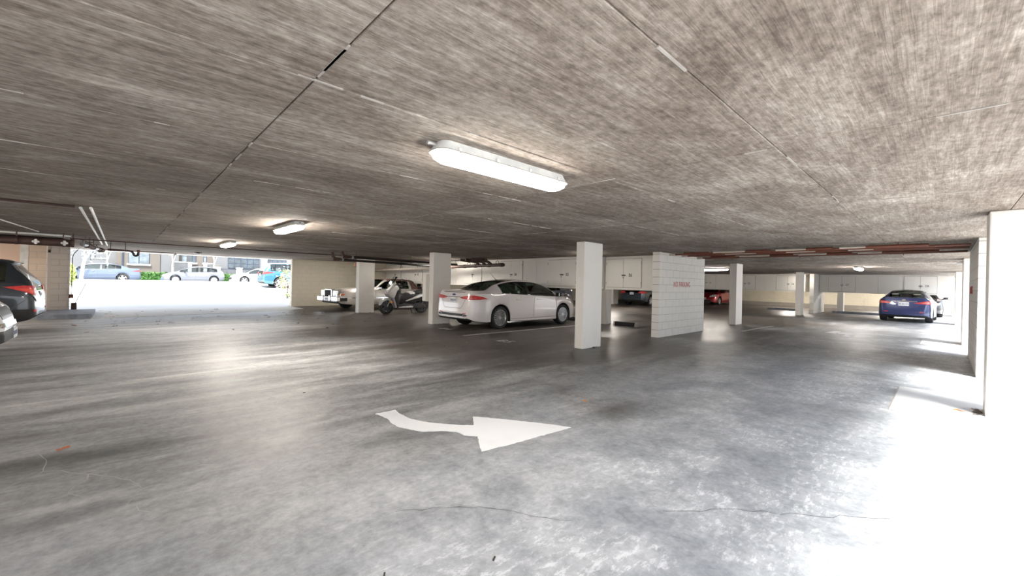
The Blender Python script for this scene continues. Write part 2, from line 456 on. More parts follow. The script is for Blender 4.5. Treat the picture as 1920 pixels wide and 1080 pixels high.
tag(box('wall_back', 5.95, XW1, 21.5, 21.75, 0, CEIL + .01, M_CREAMWALL), 'cream painted block wall beside the street entrance', kind='structure')
tag(box('wall_far', 39.0, 39.25, -0.6, 21.6, -0.1, CEIL + .01, M_CREAMWALL_Y), 'cream painted block wall at the far end', kind='structure')
tag(box('trim_2', 38.7, 39.0, -0.5, 21.5, 0, 0.28, mk_paint('kerb_concrete', (0.34, 0.31, 0.27), amt=0.4)), 'low concrete kerb along the far wall', kind='structure')
w = tag(box('wall_far_center', 28.6, 31.6, 5.12, 5.32, 0, CEIL, mk_paint('far_block_paint', (0.79, 0.755, 0.70), amt=0.2, brick=True)), 'white block stub wall near the far lockers', kind='structure')

# left end: peach room wall, peach block pier, pale block wall with grey door
tag(box('wall_left', -8.0, -2.05, 19.6, 19.8, 0, CEIL + .01, M_PEACH), 'peach plaster wall behind the parked cars', kind='structure')
tag(box('wall_left_end', -8.2, -8.0, -1.0, 21.6, -0.1, CEIL + .01, M_PEACH), 'peach plaster wall out at the left end', kind='structure')
d = empty('door_1', (-2.22, 19.58, 0)); tag(d, 'white painted door at the edge of the peach wall', kind='structure')
box('door_leaf', 0, 0.15, -0.03, 0.02, 0, 2.2, M_WHITEMETAL, d); box('door_frame', -0.015, 0.165, -0.02, 0.02, 0, 2.215, M_LOCKER, d)
box('latch_plate', 0.12, 0.145, -0.045, -0.03, 1.0, 1.16, M_BLACKTXT, d)
block_wall('wall_pier', (-2.04, 19.45), 0.36, CEIL, 0.35, M_PEACHBLOCK, 'peach block pier next to the grey door', start=0.04)
wl = block_wall('wall_entrance', (-1.69, 20.6), 0.45, CEIL, 0.2, M_BLOCK, 'pale block wall at the driveway entrance corner', start=0.2)
tag(box('wall_entrance_return', -2.4, -1.69, 20.7, 20.85, 0, CEIL, M_BLOCK), 'pale wall around the grey metal door', kind='structure')
d = empty('door_2', (-2.4, 20.66, 0)); tag(d, 'grey metal door beside the entrance', kind='structure')
box('door_leaf', 0.0, 0.66, 0, 0.04, 0.06, 2.02, M_GREYDOOR, d, 0.004)
box('door_frame', 0.64, 0.71, -0.02, 0.04, 0.0, 2.1, M_LOCKER, d); box('door_frame', 0.0, 0.71, -0.02, 0.04, 2.02, 2.1, M_LOCKER, d)
h = box('door_handle', 0.42, 0.60, -0.09, -0.06, 1.01, 1.04, M_BLACKPIPE, d); box('lock_plate', 0.57, 0.62, -0.03, 0.0, 0.92, 1.2, M_STEEL, d)
tag(box('trim_3', -1.75, -0.6, 17.9, 20.4, 0.0, 0.12, M_KERB), 'blue-grey raised step by the entrance corner', kind='structure')

# ------------------------------------------------------------------ pillars
def pillar(x, y, sx, sy, label, group='garage pillars', z=CEIL, bev=0.015):
    p = empty('pillar', (x, y, 0), 0, label, 'pillar', group)
    box('shaft', 0, sx, 0, sy, 0, z, M_PILLAR, p, bev, 2)
    bm = bmesh.new()
    for k in range(4):                                   # chipped edge patches at the foot
        a = rnd.uniform(0, sx * .8)
        bx(bm, a, a + rnd.uniform(.03, .1), -0.002, 0.004, 0, rnd.uniform(.01, .03))
    link('scuff', finish(bm), M_MORTAR, p)
    return p
pillar(7.02, 5.19, 0.66, 0.22, 'white pillar in front of the white sedan, nearest of the middle row')
P2 = pillar(7.10, 11.03, 0.66, 0.25, 'white pillar with a side-mounted box behind the white sedan tail')
P3 = pillar(6.98, 16.27, 0.66, 0.30, 'white pillar in front of the silver classic car')
pillar(16.35, 5.25, 0.66, 0.24, 'white pillar right of the NO PARKING wall')
pillar(25.7, 5.15, 0.66, 0.24, 'white pillar close to the far stub wall')
pillar(6.88, -1.05, 0.42, 0.72, 'sunlit white pillar at the right edge of the picture')
pillar(15.75, -0.75, 0.9, 0.42, 'white pillar behind the right-hand block wall')
pillar(25.5, -0.75, 0.9, 0.43, 'white pillar to the right of the blue sedan')
pillar(34.4, -0.75, 0.9, 0.43, 'farthest white pillar on the right-hand side')
pillar(16.35, 11.05, 0.66, 0.25, 'white pillar seen under the lockers beside the dark wagon')
pillar(25.7, 16.4, 0.66, 0.25, 'white pillar glimpsed left of the dark wagon')
pillar(12.2, 8.05, 0.30, 0.42, 'short white support under the lockers beside the near pillar', z=1.22)
pillar(30.6, 9.6, 0.4, 0.3, 'short cream support under the far lockers', z=1.22)
pillar(31.3, 4.15, 0.4, 0.3, 'short white support under the far right lockers', z=1.22)
# electrical box on P2, fire alarm on P3
b = empty('electrical_box', (7.02, 11.1, 0.71), 0, 'flat white electrical box on the side of a pillar', 'electrical box')
box('case', 0.0, 0.42, 0.18, 0.40, 0, 0.86, M_PILLAR, b, 0.008); box('cover', -0.02, 0.0, 0.19, 0.39, 0.02, 0.84, M_PILLAR, b, 0.004)
b = empty('alarm_bell', (7.0, 16.58, 1.88), 0, 'small red alarm box on the side of a pillar', 'alarm')
box('case', 0.0, 0.16, 0.0, 0.22, 0, 0.17, plain('alarm_red', (0.35, 0.05, 0.03), 0.5), b, 0.01); box('lens', -0.012, 0.0, 0.14, 0.24, 0.02, 0.15, plain('alarm_amber', (0.8, 0.4, 0.12), 0.4), b, 0.005)

# ------------------------------------------------------------------ overhead storage lockers (each unit a thing)
def locker(x, y0, y1, dc, num, label, depth=1.1, z0=1.22, z1=2.2, dw=0.61, top=True):
    """front faces -X at x; doors centred at dc"""
    L = empty('storage_locker', (x, (y0 + y1) / 2, z0), 0, label, 'locker', 'overhead storage lockers')
    h = z1 - z0; a, b = (y0 - y1) / 2 + .003, (y1 - y0) / 2 - .003; c = dc - (y0 + y1) / 2
    box('cabinet', 0.0, depth, a, b, 0, h, M_LOCKER, L, 0.004)
    box('bottom_rail', -0.012, 0, a, b, 0, 0.05, M_LOCKER, L)
    if top: box('header', 0.02, depth, a, b, h + .001, CEIL - z0 - .002, M_LOCKER, L)
    if num is None: return L
    for s in (-1, 1):
        q0, q1 = (c - dw + .004, c - .004) if s < 0 else (c + .004, c + dw - .004)
        bm = bmesh.new(); bx(bm, -0.008, -0.001, q0 - .007, q1 + .007, 0.065, h - .02); link('door_gap', finish(bm), M_DARKGAP, L)
        d = box('door', -0.022, -0.008, q0, q1, 0.072, h - .027, M_LOCKER, L, 0.002)
        for zz in (0.2, h - .16):
            yy = q0 if s < 0 else q1
            box('hinge', -0.03, -0.02, yy - .008, yy + .008, zz - .04, zz + .04, M_STEEL, d)
    hs = box('hasp', -0.036, -0.022, c - .08, c + .05, 0.43, 0.465, M_BLACKPIPE, L)
    pl = empty('padlock', (-0.05, c - .01, 0.40)); pl.parent = L
    bm = bmesh.new(); bx(bm, -.012, .012, -.022, .022, -.045, 0, .005); link('padlock_body', finish(bm), M_STEEL, pl)
    bm = bmesh.new(); tube(bm, [(0, -.014, 0), (0, -.014, .025), (0, 0, .038), (0, .014, .025), (0, .014, 0)], .004, 6); link('shackle', finish(bm), M_STEEL, pl)
    if num: text('locker_number', num, 0.15, (-0.0245, c - .25, 0.45), -PI / 2, M_BLACKTXT, L, 0.75)
    return L
locker(11.3, 5.40, 7.52, 6.86, 'B6', 'beige locker stencilled B6 hanging beside the NO PARKING wall')
locker(10.75, 7.55, 10.05, 8.87, 'B5', 'beige locker stencilled B5 above the white sedan bonnet', top=True)
locker(10.75, 10.05, 12.5, 11.33, 'B4', 'beige locker stencilled B4 above the white sedan roof')
locker(10.75, 12.5, 14.85, 13.7, '', 'beige unnumbered locker behind the white sedan rear window')
locker(10.75, 14.85, 17.0, 15.9, '', 'beige locker mostly hidden by the pillar with the box')
locker(10.75, 17.0, 19.4, 18.3, 'B2', 'beige locker stencilled B2 above the scooter')
locker(10.75, 19.4, 21.48, 20.4, '', 'beige locker in the corner behind the silver classic car')
locker(30.0, 2.5, 5.10, 4.06, 'D7', 'beige locker stencilled D7 next to the far stub wall')
locker(30.0, -0.34, 2.5, 0.86, 'D8', 'beige locker stencilled D8 above the blue sedan')
locker(29.1, 5.62, 7.7, 6.49, 'D6', 'beige locker stencilled D6 beside the far pillar')
locker(29.1, 7.7, 10.0, 8.85, 'D5', 'beige locker stencilled D5 right of the middle far pillar')
locker(29.1, 10.0, 12.4, 11.25, 'D4', 'beige locker stencilled D4 above the red car')
locker(29.1, 12.4, 15.0, 13.6, '', 'far beige locker above the dark wagon')

# ------------------------------------------------------------------ fluorescent fixtures, seen ones and added fill lamps
def lamp(x, y, rz, label, k=1.0, length=1.27):
    t = empty('ceiling_lamp', (x, y, CEIL), rz, label, 'lamp', 'fluorescent ceiling lamps')
    L = length / 2
    def ring(l, w, n=6):
        pts = []
        for cx, cy, a0 in ((l - w * .8, w * .2, 0), (-l + w * .8, w * .2, 90), (-l + w * .8, -w * .2, 180), (l - w * .8, -w * .2, 270)):
            for k in range(n + 1):
                a = math.radians(a0 + 90 * k / n); pts.append((cx + w * .8 * math.cos(a), cy + w * .8 * math.sin(a)))
        return pts
    def stack(name, levels, mat):
        bm = bmesh.new(); rs = [[bm.verts.new((px, py, z)) for px, py in ring(l, w)] for l, w, z in levels]
        n = len(rs[0])
        for A, B in zip(rs, rs[1:]):
            for k in range(n): bm.faces.new((A[k], A[(k + 1) % n], B[(k + 1) % n], B[k]))
        bm.faces.new(rs[0][::-1]); bm.faces.new(rs[-1])
        return link(name, finish(bm, smooth=50), mat, t)
    stack('housing', [(L - .03, .07, 0), (L - .01, .078, -.03), (L, .085, -.05), (L, .085, -.062)], M_WHITEMETAL)
    stack('gasket', [(L + .012, .099, -.060), (L + .012, .099, -.068)], M_CONDUIT)
    stack('diffuser', [(L, .083, -.068), (L - .015, .078, -.10), (L - .06, .058, -.122)], lens(k))
    for s in (-1, 1):
        for k in range(4):
            xx = -L + .14 + k * (length - .28) / 3
            bm = bmesh.new(); bx(bm, xx - .012, xx + .012, min(s * .083, s * .095), max(s * .083, s * .095), -.085, -.035, .003)
            link('clip', finish(bm), M_WHITEMETAL, t)
    bm = bmesh.new(); tube(bm, [(-L - .05, 0, -.025), (-L + .02, 0, -.025)], .013, 8); link('cable_gland', finish(bm, smooth=40), M_CONDUIT, t)
    return t
lamp(2.08, 2.27, 0, 'nearest fluorescent tube lamp overhead', .16)
lamp(2.06, 7.7, PI / 2, 'fluorescent lamp seen end-on left of the near one', .5)
lamp(2.04, 13.0, PI / 2, 'small fluorescent lamp by the street entrance', .5)
lamp(19.95, 7.4, PI / 2, 'fluorescent lamp beyond the NO PARKING wall', .4)
lamp(20.3, 2.25, 0, 'distant fluorescent lamp over the blue sedan aisle', .5)
lamp(-4.8, 16.3, 0, 'added fill lamp above the dark SUV', .8)  # out-of-view lamp added to brighten the peach wall
lamp(-4.5, 2.3, 0, 'fluorescent lamp behind the viewer', .5)
lamp(-4.5, 10.0, 0, 'fluorescent lamp above the left parked cars')
lamp(20.2, 13.5, PI / 2, 'added fill lamp deep in the second aisle')  # this lamp and all below are added to fill the deep interior
lamp(34.8, 7.4, PI / 2, 'added fill lamp beyond the far lockers', .8)
lamp(34.8, 2.0, PI / 2, 'added fill lamp above the black sedan', 1.3)
lamp(9.55, 6.92, math.atan2(5.3, 7.35), 'added fill lamp hidden behind the nearest middle pillar', .08)  # from here on, added fill tucked behind pillars and lockers
lamp(9.35, 14.05, math.atan2(11.1, 7.4), 'added fill lamp hidden behind the pillar with the side box', .3)
lamp(7.95, 18.0, math.atan2(16.4, 7.25), 'added fill lamp hidden behind the pillar by the classic car', .3)
lamp(28.2, 5.62, math.atan2(5.27, 26.0), 'added fill lamp hidden behind the far pillar', .12)
lamp(13.9, 9.2, PI / 2, 'added fill lamp hidden behind the B5 locker', .2)
lamp(13.9, 15.0, PI / 2, 'added fill lamp deep between the locker rows', .5)

# ------------------------------------------------------------------ pipes
def hanger(x, y, z, par, r=.05):
    bm = bmesh.new(); tube(bm, [(x, y, z + r), (x, y, CEIL - .005)], .006, 6)
    link('hanger_rod', finish(bm), M_RUST, par)
    bm = bmesh.new(); lathe(bm, [(r * 1.0, -.012), (r * 1.18, -.012), (r * 1.18, .012), (r * 1.0, .012)], 14, 'X', (x, y, z), True)
    return link('hanger_ring', finish(bm, smooth=40), M_RUST, par)
def drain(label, x0, x1, y, z0, z1):
    t = empty('drain_pipe', (0, 0, 0), 0, label, 'pipe', 'black drain pipes')
    dz = (z1 - z0) / (x1 - x0)
    pipe('pipe_run', [(x0, y, z0), (x1, y, z1)], .042, M_BLACKPIPE, t, 12)
    pipe('elbow', [(x0 + .05, y, z0), (x0 - .02, y, z0 + .01)] + bend((x0 - .05, y, z0 + .01), (x0 - .18, y, z0 + .02), (x0 - .26, y, z0 + .12), .07) + [(x0 - .26, y, CEIL)], .046, M_RUST, t, 12)
    pipe('clean_out', [(x0 - .02, y, z0), (x0 - .24, y, z0 - .005)], .05, M_RUST, t, 12)
    pipe('coupling', [(x0 + .06, y, z0), (x0 + .12, y, z0 + dz * .1)], .056, M_STEEL, t, 12)
    for f in (0.05, 0.52, 0.86):
        x = x0 + f * (x1 - x0); hanger(x, y, z0 + dz * (x - x0), t)
    return t
drain('longer black drain pipe on hangers in front of the lockers', 5.45, 9.86, 14.3, 2.025, 1.956)
drain('second black drain pipe running just above the longer one', 5.5, 9.86, 13.6, 2.085, 2.041)
t = empty('header_pipe', (0, 0, 0), 0, 'rusty main pipe along the locker tops with ring hangers', 'pipe')
pipe('pipe_run', [(10.0, 14.4, 1.965), (10.0, 21.45, 1.87)], .055, M_BEIGEPIPE, t, 12)
pipe('rusty_run', [(10.0, 10.95, 2.0), (10.0, 14.4, 1.965)], .06, M_RUST, t, 12)
for y in (11.0, 11.7, 12.5, 13.2, 14.0):
    pipe('coupling', [(10.0, y, 2.0 - (y - 11) * .0105), (10.0, y + .14, 1.998 - (y - 11) * .0105)], .072, M_RUST, t, 12)
for y in (11.3, 12.2, 13.0, 13.9, 15.2, 16.8, 18.4):
    z = 2.0 - (y - 11) * .0125 + .09
    bm = bmesh.new(); lathe(bm, [(.062, -.008), (.072, -.008), (.072, .008), (.062, .008)], 16, 'Y', (10.0, y, z), True); link('hanger_ring', finish(bm, smooth=40), M_RUST, t)
    pipe('hanger_rod', [(10.0, y, z + .06), (10.0, y, CEIL)], .006, M_RUST, t, 6)
for y in (11.6, 11.95, 12.3):                              # rusty riser tangle near the white sedan
    pipe('riser', [(10.0, y, 2.0)] + bend((10.0, y, 2.0), (10.0 - .1, y + .1, 2.12), (9.7, y + .3, 2.17), .06) + [(9.3, y + .35, 2.18)], .05, M_RUST, t, 10)
pipe('trap', [(9.7, 11.6, 2.17), (9.7, 12.6, 2.17)], .075, M_RUST, t, 12)
# three brown pipes over the right aisle
for k, (x, z, lab) in enumerate(((10.35, 2.175, 'first'), (10.95, 2.175, 'middle'), (11.8, 2.165, 'last'))):
    t = empty('supply_pipe', (x, 0, z), 0, '%s of three brown supply pipes across the right aisle' % {'first': 'nearest', 'middle': 'middle', 'last': 'farthest'}[lab], 'pipe', 'brown supply pipes')
    y1 = 4.95 - .06 * k
    pipe('pipe_run', [(0, -0.3, 0), (0, y1, 0)], .021, M_BROWNPIPE, t, 10)
    for q, (s0, L) in enumerate(((y1 - 1.0, .62), (y1 - 2.3, .5), (y1 - 3.4, .45), (y1 - 4.75, .85))):
        pipe('insulation', [(0, s0, .016), (0, s0 + L, .016)], .036, M_BROWNPIPE, t, 10)
    pipe('pale_sleeve', [(0, y1 - .16, .004), (0, y1, .004)], .026, M_BEIGEPIPE, t, 10)
    for s0, s1 in ((y1 - 2.0, y1 - 1.1), (y1 - 3.2, y1 - 2.4), (y1 - 3.9, y1 - 3.5)):
        pipe('pale_sleeve', [(0, s0, .018), (0, s1, .018)], .026, M_BEIGEPIPE, t, 10)
    for yy in (0.6, 2.4, 3.9):
        pipe('hanger_rod', [(0, yy, -.05), (0, yy, CEIL - z)], .006, M_BROWNPIPE, t, 6)
# small camera on the far right pillar
t = empty('security_camera', (15.9, -0.3, 2.08), 0, 'tiny security camera high on a right-hand pillar', 'camera')
box('mount', 0.0, 0.06, -.03, .04, 0.05, 0.12, M_WHITEMETAL, t); pipe('housing', [(-.05, .06, .03), (.1, .06, .05)], .035, M_STEEL, t)

# rusty pipes at the upper left
t = empty('rusty_main', (0, 0, 0), 0, 'thick rusty pipe with two round white caps at the left', 'pipe')
pipe('pipe_run', [(-7.9, 13.9, 2.05), (-0.78, 13.98, 2.04)], .085, M_RUST, t, 14)
pipe('upper_pipe', [(-7.9, 14.1, 2.14), (-0.95, 14.14, 2.12)], .045, M_BLACKPIPE, t, 10)
for x in (-1.36, -0.93):
    bm = bmesh.new()
    lathe(bm, [(.0, -.115), (.018, -.115), (.02, -.08), (.03, -.07)], 12, 'Y', (x, 13.93, 2.03))
    for a in range(4):
        aa = a * PI / 2; px, pz = x + .035 * math.cos(aa), 2.03 + .035 * math.sin(aa)
        lathe(bm, [(.0, -.105), (.022, -.1), (.026, -.085)], 10, 'Y', (px, 13.93, pz))
    link('white_cap', finish(bm, smooth=40), M_WHITEMETAL, t)
for x in (-1.64, -0.95, -0.8):
    pipe('hanger_rod', [(x, 13.9, 1.98), (x, 13.9, CEIL)], .012, M_RUST, t, 6)
    bm = bmesh.new(); lathe(bm, [(.086, -.02), (.097, -.02), (.097, .02), (.086, .02)], 16, 'X', (x, 13.93, 2.045), True); link('hanger_ring', finish(bm, smooth=40), M_RUST, t)
t = empty('valve_cluster', (0, 0, 0), 0, 'tangle of rusty valves and fittings at the pipe end', 'valve')
for k in range(6):
    x = -0.66 + k * .05; y = 14.25 + k * .27; z = 2.05 - k * .012
    pipe('fitting', [(x, y, z), (x + .05, y + .22, z)], .05 + .012 * (k % 2), M_RUST if k % 3 else M_STEEL, t, 12)
    if k % 2 == 0:
        bm = bmesh.new(); lathe(bm, [(.05, -.006), (.062, -.006), (.062, .006), (.05, .006)], 14, 'Z', (x, y + .1, z + .11), True); lathe(bm, [(.0, 0), (.01, 0), (.01, -.1), (0, -.1)], 8, 'Z', (x, y + .1, z + .11))
        link('hand_wheel', finish(bm, smooth=40), M_RUST, t)
for k in range(3): pipe('hanger_rod', [(-0.62 + k * .05, 14.45 + k * .5, 2.05), (-0.62 + k * .05, 14.45 + k * .5, CEIL)], .007, M_RUST, t, 6)
t = empty('trap_pipe', (0, 0, 0), 0, 'brown waste pipe with a U-shaped trap before the street', 'pipe')
pp = [(-0.26, 16.05, 2.03), (0.16, 16.05, 2.02), (0.24, 16.05, 2.0), (0.27, 16.05, 1.95)]
pp += [(0.32 - .05 * math.cos(a), 16.05, 1.94 - .05 * math.sin(a)) for a in np.linspace(0.4, PI - .3, 7)] + [(0.375, 16.05, 1.98), (0.375, 16.05, 2.06)]
pipe('pipe_run', pp, .028, M_RUST, t, 10)
pipe('coupling', [(0.375, 16.05, 2.0), (0.375, 16.05, 2.06)], .038, M_BROWNPIPE, t, 10)
for x in (-.2, .1): pipe('hanger_rod', [(x, 16.03, 1.99), (x, 16.03, CEIL)], .007, M_RUST, t, 6)
# conduits
def conduit(label, runs, r, mat, grp='thin conduits on the ceiling'):
    t = empty('conduit', (0, 0, 0), 0, label, 'conduit', grp)
    for q in runs: pipe('conduit_run', q, r, mat, t, 8)
    return t
conduit('dark thin conduit crossing the ceiling near the street entrance', [[(-0.9, 14.75, 2.195), (9.8, 14.9, 2.195)]], .014, M_RUST)
conduit('dark conduit meeting the white pair at the left', [[(-7.9, 8.0, 2.24), (-0.45, 8.0, 2.24)]], .016, M_RUST)
conduit('left one of two parallel white conduits', [[(-0.40, 8.05, 2.235), (-0.40, 17.3, 2.235)]], .018, M_WHITEMETAL)
conduit('right one of two parallel white conduits', [[(-0.30, 7.95, 2.235)] + [(-0.30, 17.9, 2.235)]], .018, M_WHITEMETAL)
conduit('white conduit running above the thick rusty pipe', [[(-7.9, 14.15, 2.22), (-0.85, 14.2, 2.22)]], .022, M_WHITEMETAL)
conduit('short white conduit slanting over the left cars', [[(-1.55, 10.4, 2.24), (-1.3, 13.6, 2.24)]], .012, M_WHITEMETAL)
conduit('thin conduit running down the entrance corner to a small box', [[(-0.7, 17.0, 2.18), (-1.05, 20.45, 2.16)] + bend((-1.05, 20.45, 2.16), (-1.17, 20.5, 1.98), (-1.19, 20.5, 1.7), .1) + [(-1.19, 20.5, 0.62)]], .011, M_BLACKPIPE)
b = empty('junction_box', (-1.25, 20.45, 0.5), 0, 'small rusty junction box low on the entrance corner', 'junction box')
box('case', 0, .11, 0, .08, 0, .13, M_RUST, b, .006); box('cover', .01, .10, -.01, 0, .01, .12, M_BROWNPIPE, b, .003)
b = empty('gate_post', (-1.12, 20.4, 0), 0, 'short rusty post with a leaning rod at the entrance', 'post')
pipe('post', [(0, 0, 0), (0, 0, .34)], .07, M_RUST, b, 12); pipe('rod', [(0.02, 0, .3), (0.28, .0, 1.02)], .012, M_CONDUIT, b, 6); box('foot_plate', -.1, .16, -.08, .1, 0, .03, M_RUST, b)
t = empty('sensor', (2.15, 19.8, CEIL), 0, 'small grey sensor box on the ceiling near the street', 'sensor')
box('case', -.12, .12, -.1, .1, -.06, 0, M_CONDUIT, t, .01); box('eye', -.05, .05, -.11, -.1, -.05, -.01, M_BLACKPIPE, t)
t = empty('entrance_pipe', (0, 0, 0), 0, 'thin dark pipe ending in a small fitting at the entrance beam', 'pipe')
pipe('pipe_run', [(-0.4, 20.8, 2.23), (1.55, 20.8, 2.22)], .014, M_RUST, t, 8); pipe('fitting', [(1.55, 20.8, 2.24), (1.55, 20.8, 2.14)], .05, M_CONDUIT, t, 10)

# ------------------------------------------------------------------ markings and floor things
def flat(name, pts, mat, label, cat, z=0.003, group=None, rag=0.0):
    P = []
    for a, b in zip(pts, pts[1:] + pts[:1]):
        n = max(1, int(math.hypot(b[0] - a[0], b[1] - a[1]) / 0.03)) if rag else 1
        for k in range(n):
            f = k / n; j = rag if 0 < k else 0
            P.append((a[0] + (b[0] - a[0]) * f + rnd.uniform(-j, j), a[1] + (b[1] - a[1]) * f + rnd.uniform(-j, j)))
    from mathutils.geometry import tessellate_polygon
    bm = bmesh.new(); T = [bm.verts.new((x, y, z)) for x, y in P]; B = [bm.verts.new((x, y, 0.0)) for x, y in P]
    for tri in tessellate_polygon([[Vector((x, y, 0)) for x, y in P]]): bm.faces.new([T[i] for i in tri])
    for i in range(len(P)): bm.faces.new((T[i], T[(i + 1) % len(P)], B[(i + 1) % len(P)], B[i]))
    for f in bm.faces:
        f.normal_update()
        if len(f.verts) == 3 and f.normal.z < 0: f.normal_flip()
    return tag(link(name, finish(bm, recalc=False), mat), label, cat, group)
flat('arrow_marking', [(1.886, 3.943), (2.106, 3.935), (2.081, 3.793), (2.082, 3.604), (2.117, 3.496), (2.169, 3.373), (2.251, 3.258), (2.351, 3.129), (2.447, 3.048), (2.594, 3.255), (2.668, 3.153), (2.787, 2.979), (2.957, 2.707), (3.052, 2.544), (3.111, 2.413), (2.921, 2.433), (2.617, 2.467), (2.339, 2.493), (2.284, 2.512), (2.118, 2.532), (2.181, 2.634), (2.297, 2.803), (2.222, 2.898), (2.219, 3.009), (2.129, 3.119), (1.989, 3.215), (1.935, 3.323), (1.888, 3.448), (1.883, 3.587), (1.911, 3.706), (1.909, 3.822)],
     M_WHITEPAINT, 'large white curved arrow painted on the floor', 'floor marking', rag=0.005)
def multi(name, polys, mat, label, cat, group=None):
    bm = bmesh.new()
    for p in polys: prism(bm, p, 0.0, 0.003, 'Z')
    return tag(link(name, finish(bm), mat), label, cat, group)
multi('arrow_marking', [[(16.3, 2.62), (17.2, 2.5), (17.2, 2.32), (16.2, 2.33)], [(16.9, 2.2), (16.7, 1.9), (16.3, 1.86), (16.0, 2.0), (16.2, 2.25), (16.7, 2.35)], [(15.4, 2.1), (16.1, 2.05), (15.7, 1.83), (15.3, 1.87)]],
      M_WHITEPAINT, 'worn white arrow remains on the floor far down the right aisle', 'floor marking')
flat('bay_line', [(6.3, 8.30), (11.4, 8.30), (11.4, 8.39), (6.3, 8.39)], M_WORNPAINT, 'faded white bay line beside the white sedan', 'floor marking', rag=.006)
flat('bay_line', [(14.2, 4.32), (17.4, 4.26), (17.4, 4.34), (14.2, 4.42)], M_WORNPAINT, 'faded white line in front of the pillar right of the NO PARKING wall', 'floor marking', rag=.006)
flat('bay_line', [(17.0, 8.3), (21.5, 8.3), (21.5, 8.4), (17.0, 8.4)], M_WORNPAINT, 'faint bay line in the second aisle', 'floor marking', rag=.006)
for sname, x, y, lab in (('B4', 6.75, 9.8, 'worn bay number on the floor behind the white sedan'), ('B5', 6.5, 7.0, 'worn bay number on the floor beside the near pillar')):
    o = link('bay_number', textmesh(sname, 0.42, 0.0015).copy(), M_WORNPAINT, None, (x, y, 0.0016)); o.rotation_euler = (0, 0, -PI / 2)
    tag(o, lab, 'floor marking')
def wheel_stop(x, y0, y1, label, mat=None):
    t = empty('wheel_stop', (x, (y0 + y1) / 2, 0), 0, label, 'wheel stop', 'concrete wheel stops')
    L = (y1 - y0) / 2
    bm = bmesh.new(); prism(bm, [(-.09, 0), (.09, 0), (.055, .13), (-.055, .13)], -L, L, 'Y', .01); link('stop_bar', finish(bm, smooth=30), mat or M_RUBBER, t)
    for s in (-1, 1):
        bm = bmesh.new(); prism(bm, [(-.092, 0), (.092, 0), (.057, .133), (-.057, .133)], s * L - .03, s * L + .03, 'Y'); link('end_cap', finish(bm), M_MORTAR, t)
wheel_stop(12.3, 6.95, 7.75, 'black wheel stop under the B6 locker')
wheel_stop(12.35, 9.0, 10.6, 'black wheel stop ahead of the white sedan')
wheel_stop(30.9, 2.4, 4.6, 'grey wheel stop under the D7 locker', M_KERB)
wheel_stop(30.9, 6.4, 8.0, 'grey wheel stop under the D6 locker', M_KERB)
# fallen leaves and litter
M_LEAF = [plain('leaf_brown', (0.10, 0.06, 0.035), 0.8), plain('leaf_dark', (0.05, 0.04, 0.03), 0.8), plain('leaf_rust', (0.32, 0.13, 0.05), 0.8)]
def leafmesh(sz, seed, mat):
    r = random.Random(seed); n = 9; bm = bmesh.new()
    c = bm.verts.new((0, 0, .012)); ring = []
    for k in range(n):
        a = 2 * PI * k / n; rr = sz * (0.55 + .45 * abs(math.cos(a))) * r.uniform(.75, 1.15)
        ring.append(bm.verts.new((rr * math.cos(a), rr * .6 * math.sin(a), r.uniform(.002, .022))))
    for k in range(n): bm.faces.new((c, ring[k], ring[(k + 1) % n]))
    me = finish(bm); me.materials.append(mat); return me
LM = [leafmesh(.045 + .012 * k, k, M_LEAF[k % 3]) for k in range(7)]
def leaf(x, y, s=1.0, label='small dry brown leaf lying on the floor near the entrance', grp='fallen leaves', me=None):
    o = link('fallen_leaf', me or rnd.choice(LM), None, None, (x, y, 0.0)); o.rotation_euler = (0, 0, rnd.uniform(0, 6.3)); o.scale = (s, s, s)
    return tag(o, label, 'leaf', grp)
LP = []
def clear(x, y):
    if any(math.hypot(x - a, y - b) < .28 for a, b in LP): return False
    LP.append((x, y)); return True
for k in range(70):
    y = 18.6 - abs(rnd.gauss(0, 3.2)); x = rnd.uniform(-1.0, 6.6)
    if y > 8 and clear(x, y): leaf(x, y, rnd.uniform(.5, 1.15))
for k in range(14):
    x, y = rnd.uniform(-.5, 5.5), rnd.uniform(19.0, 21.5)
    if clear(x, y): leaf(x, y, rnd.uniform(.5, 1.1))
orange = leafmesh(.06, 41, plain('leaf_orange', (0.75, 0.30, 0.06), 0.7))
leaf(3.94, 2.86, .6, 'bright orange crumpled leaf in the middle of the floor', None, orange)
leaf(-0.29, 4.65, .6, 'reddish leaf lying at the left foreground', None, leafmesh(.07, 5, plain('leaf_red', (0.5, 0.16, 0.07), .7)))
for x, y in ((6.93, -.27), (7.08, -.28), (7.22, -.27), (7.0, -.14)): leaf(x, y, .9, 'dry leaf gathered at the foot of the right-edge pillar', 'leaves at the pillar foot')
for x, y, l in ((4.1, 7.9, 'tan leaf on the floor in front of the scooter bay'), (4.9, 7.1, 'orange leaf behind the white sedan tail'), (5.6, 7.3, 'small tan leaf nearest the bay line')): leaf(x, y, .8, l, None, orange)
def debris(x, y, label):
    o = link('twig', boxm(-.016, .016, -.004, .004, 0, .007, .002), M_LEAF[1], None, (x, y, 0)); o.rotation_euler = (0, 0, rnd.uniform(0, 3)); tag(o, label, 'twig')
debris(.9, 1.75, 'dark twig in the left foreground'); debris(1.35, 1.5, 'dark twig in the centre foreground'); debris(1.6, 5.2, 'dark scrap on the floor left of the arrow')

# ------------------------------------------------------------------ outside paving on the open side
tag(box('pavement', -40, 80, -40, -1.1, -0.22, -0.02, M_PAVE), 'sunlit pale paving outside the open side', kind='structure')
tag(box('wall_bounce', -30, 60, -9.3, -9.0, -.05, 3.0, mk_paint('white_render_wall', (0.82, 0.81, 0.79), amt=.1)), 'white wall added outside the open side to bounce light', kind='structure')  # invented wall, added to bounce light in through the open side
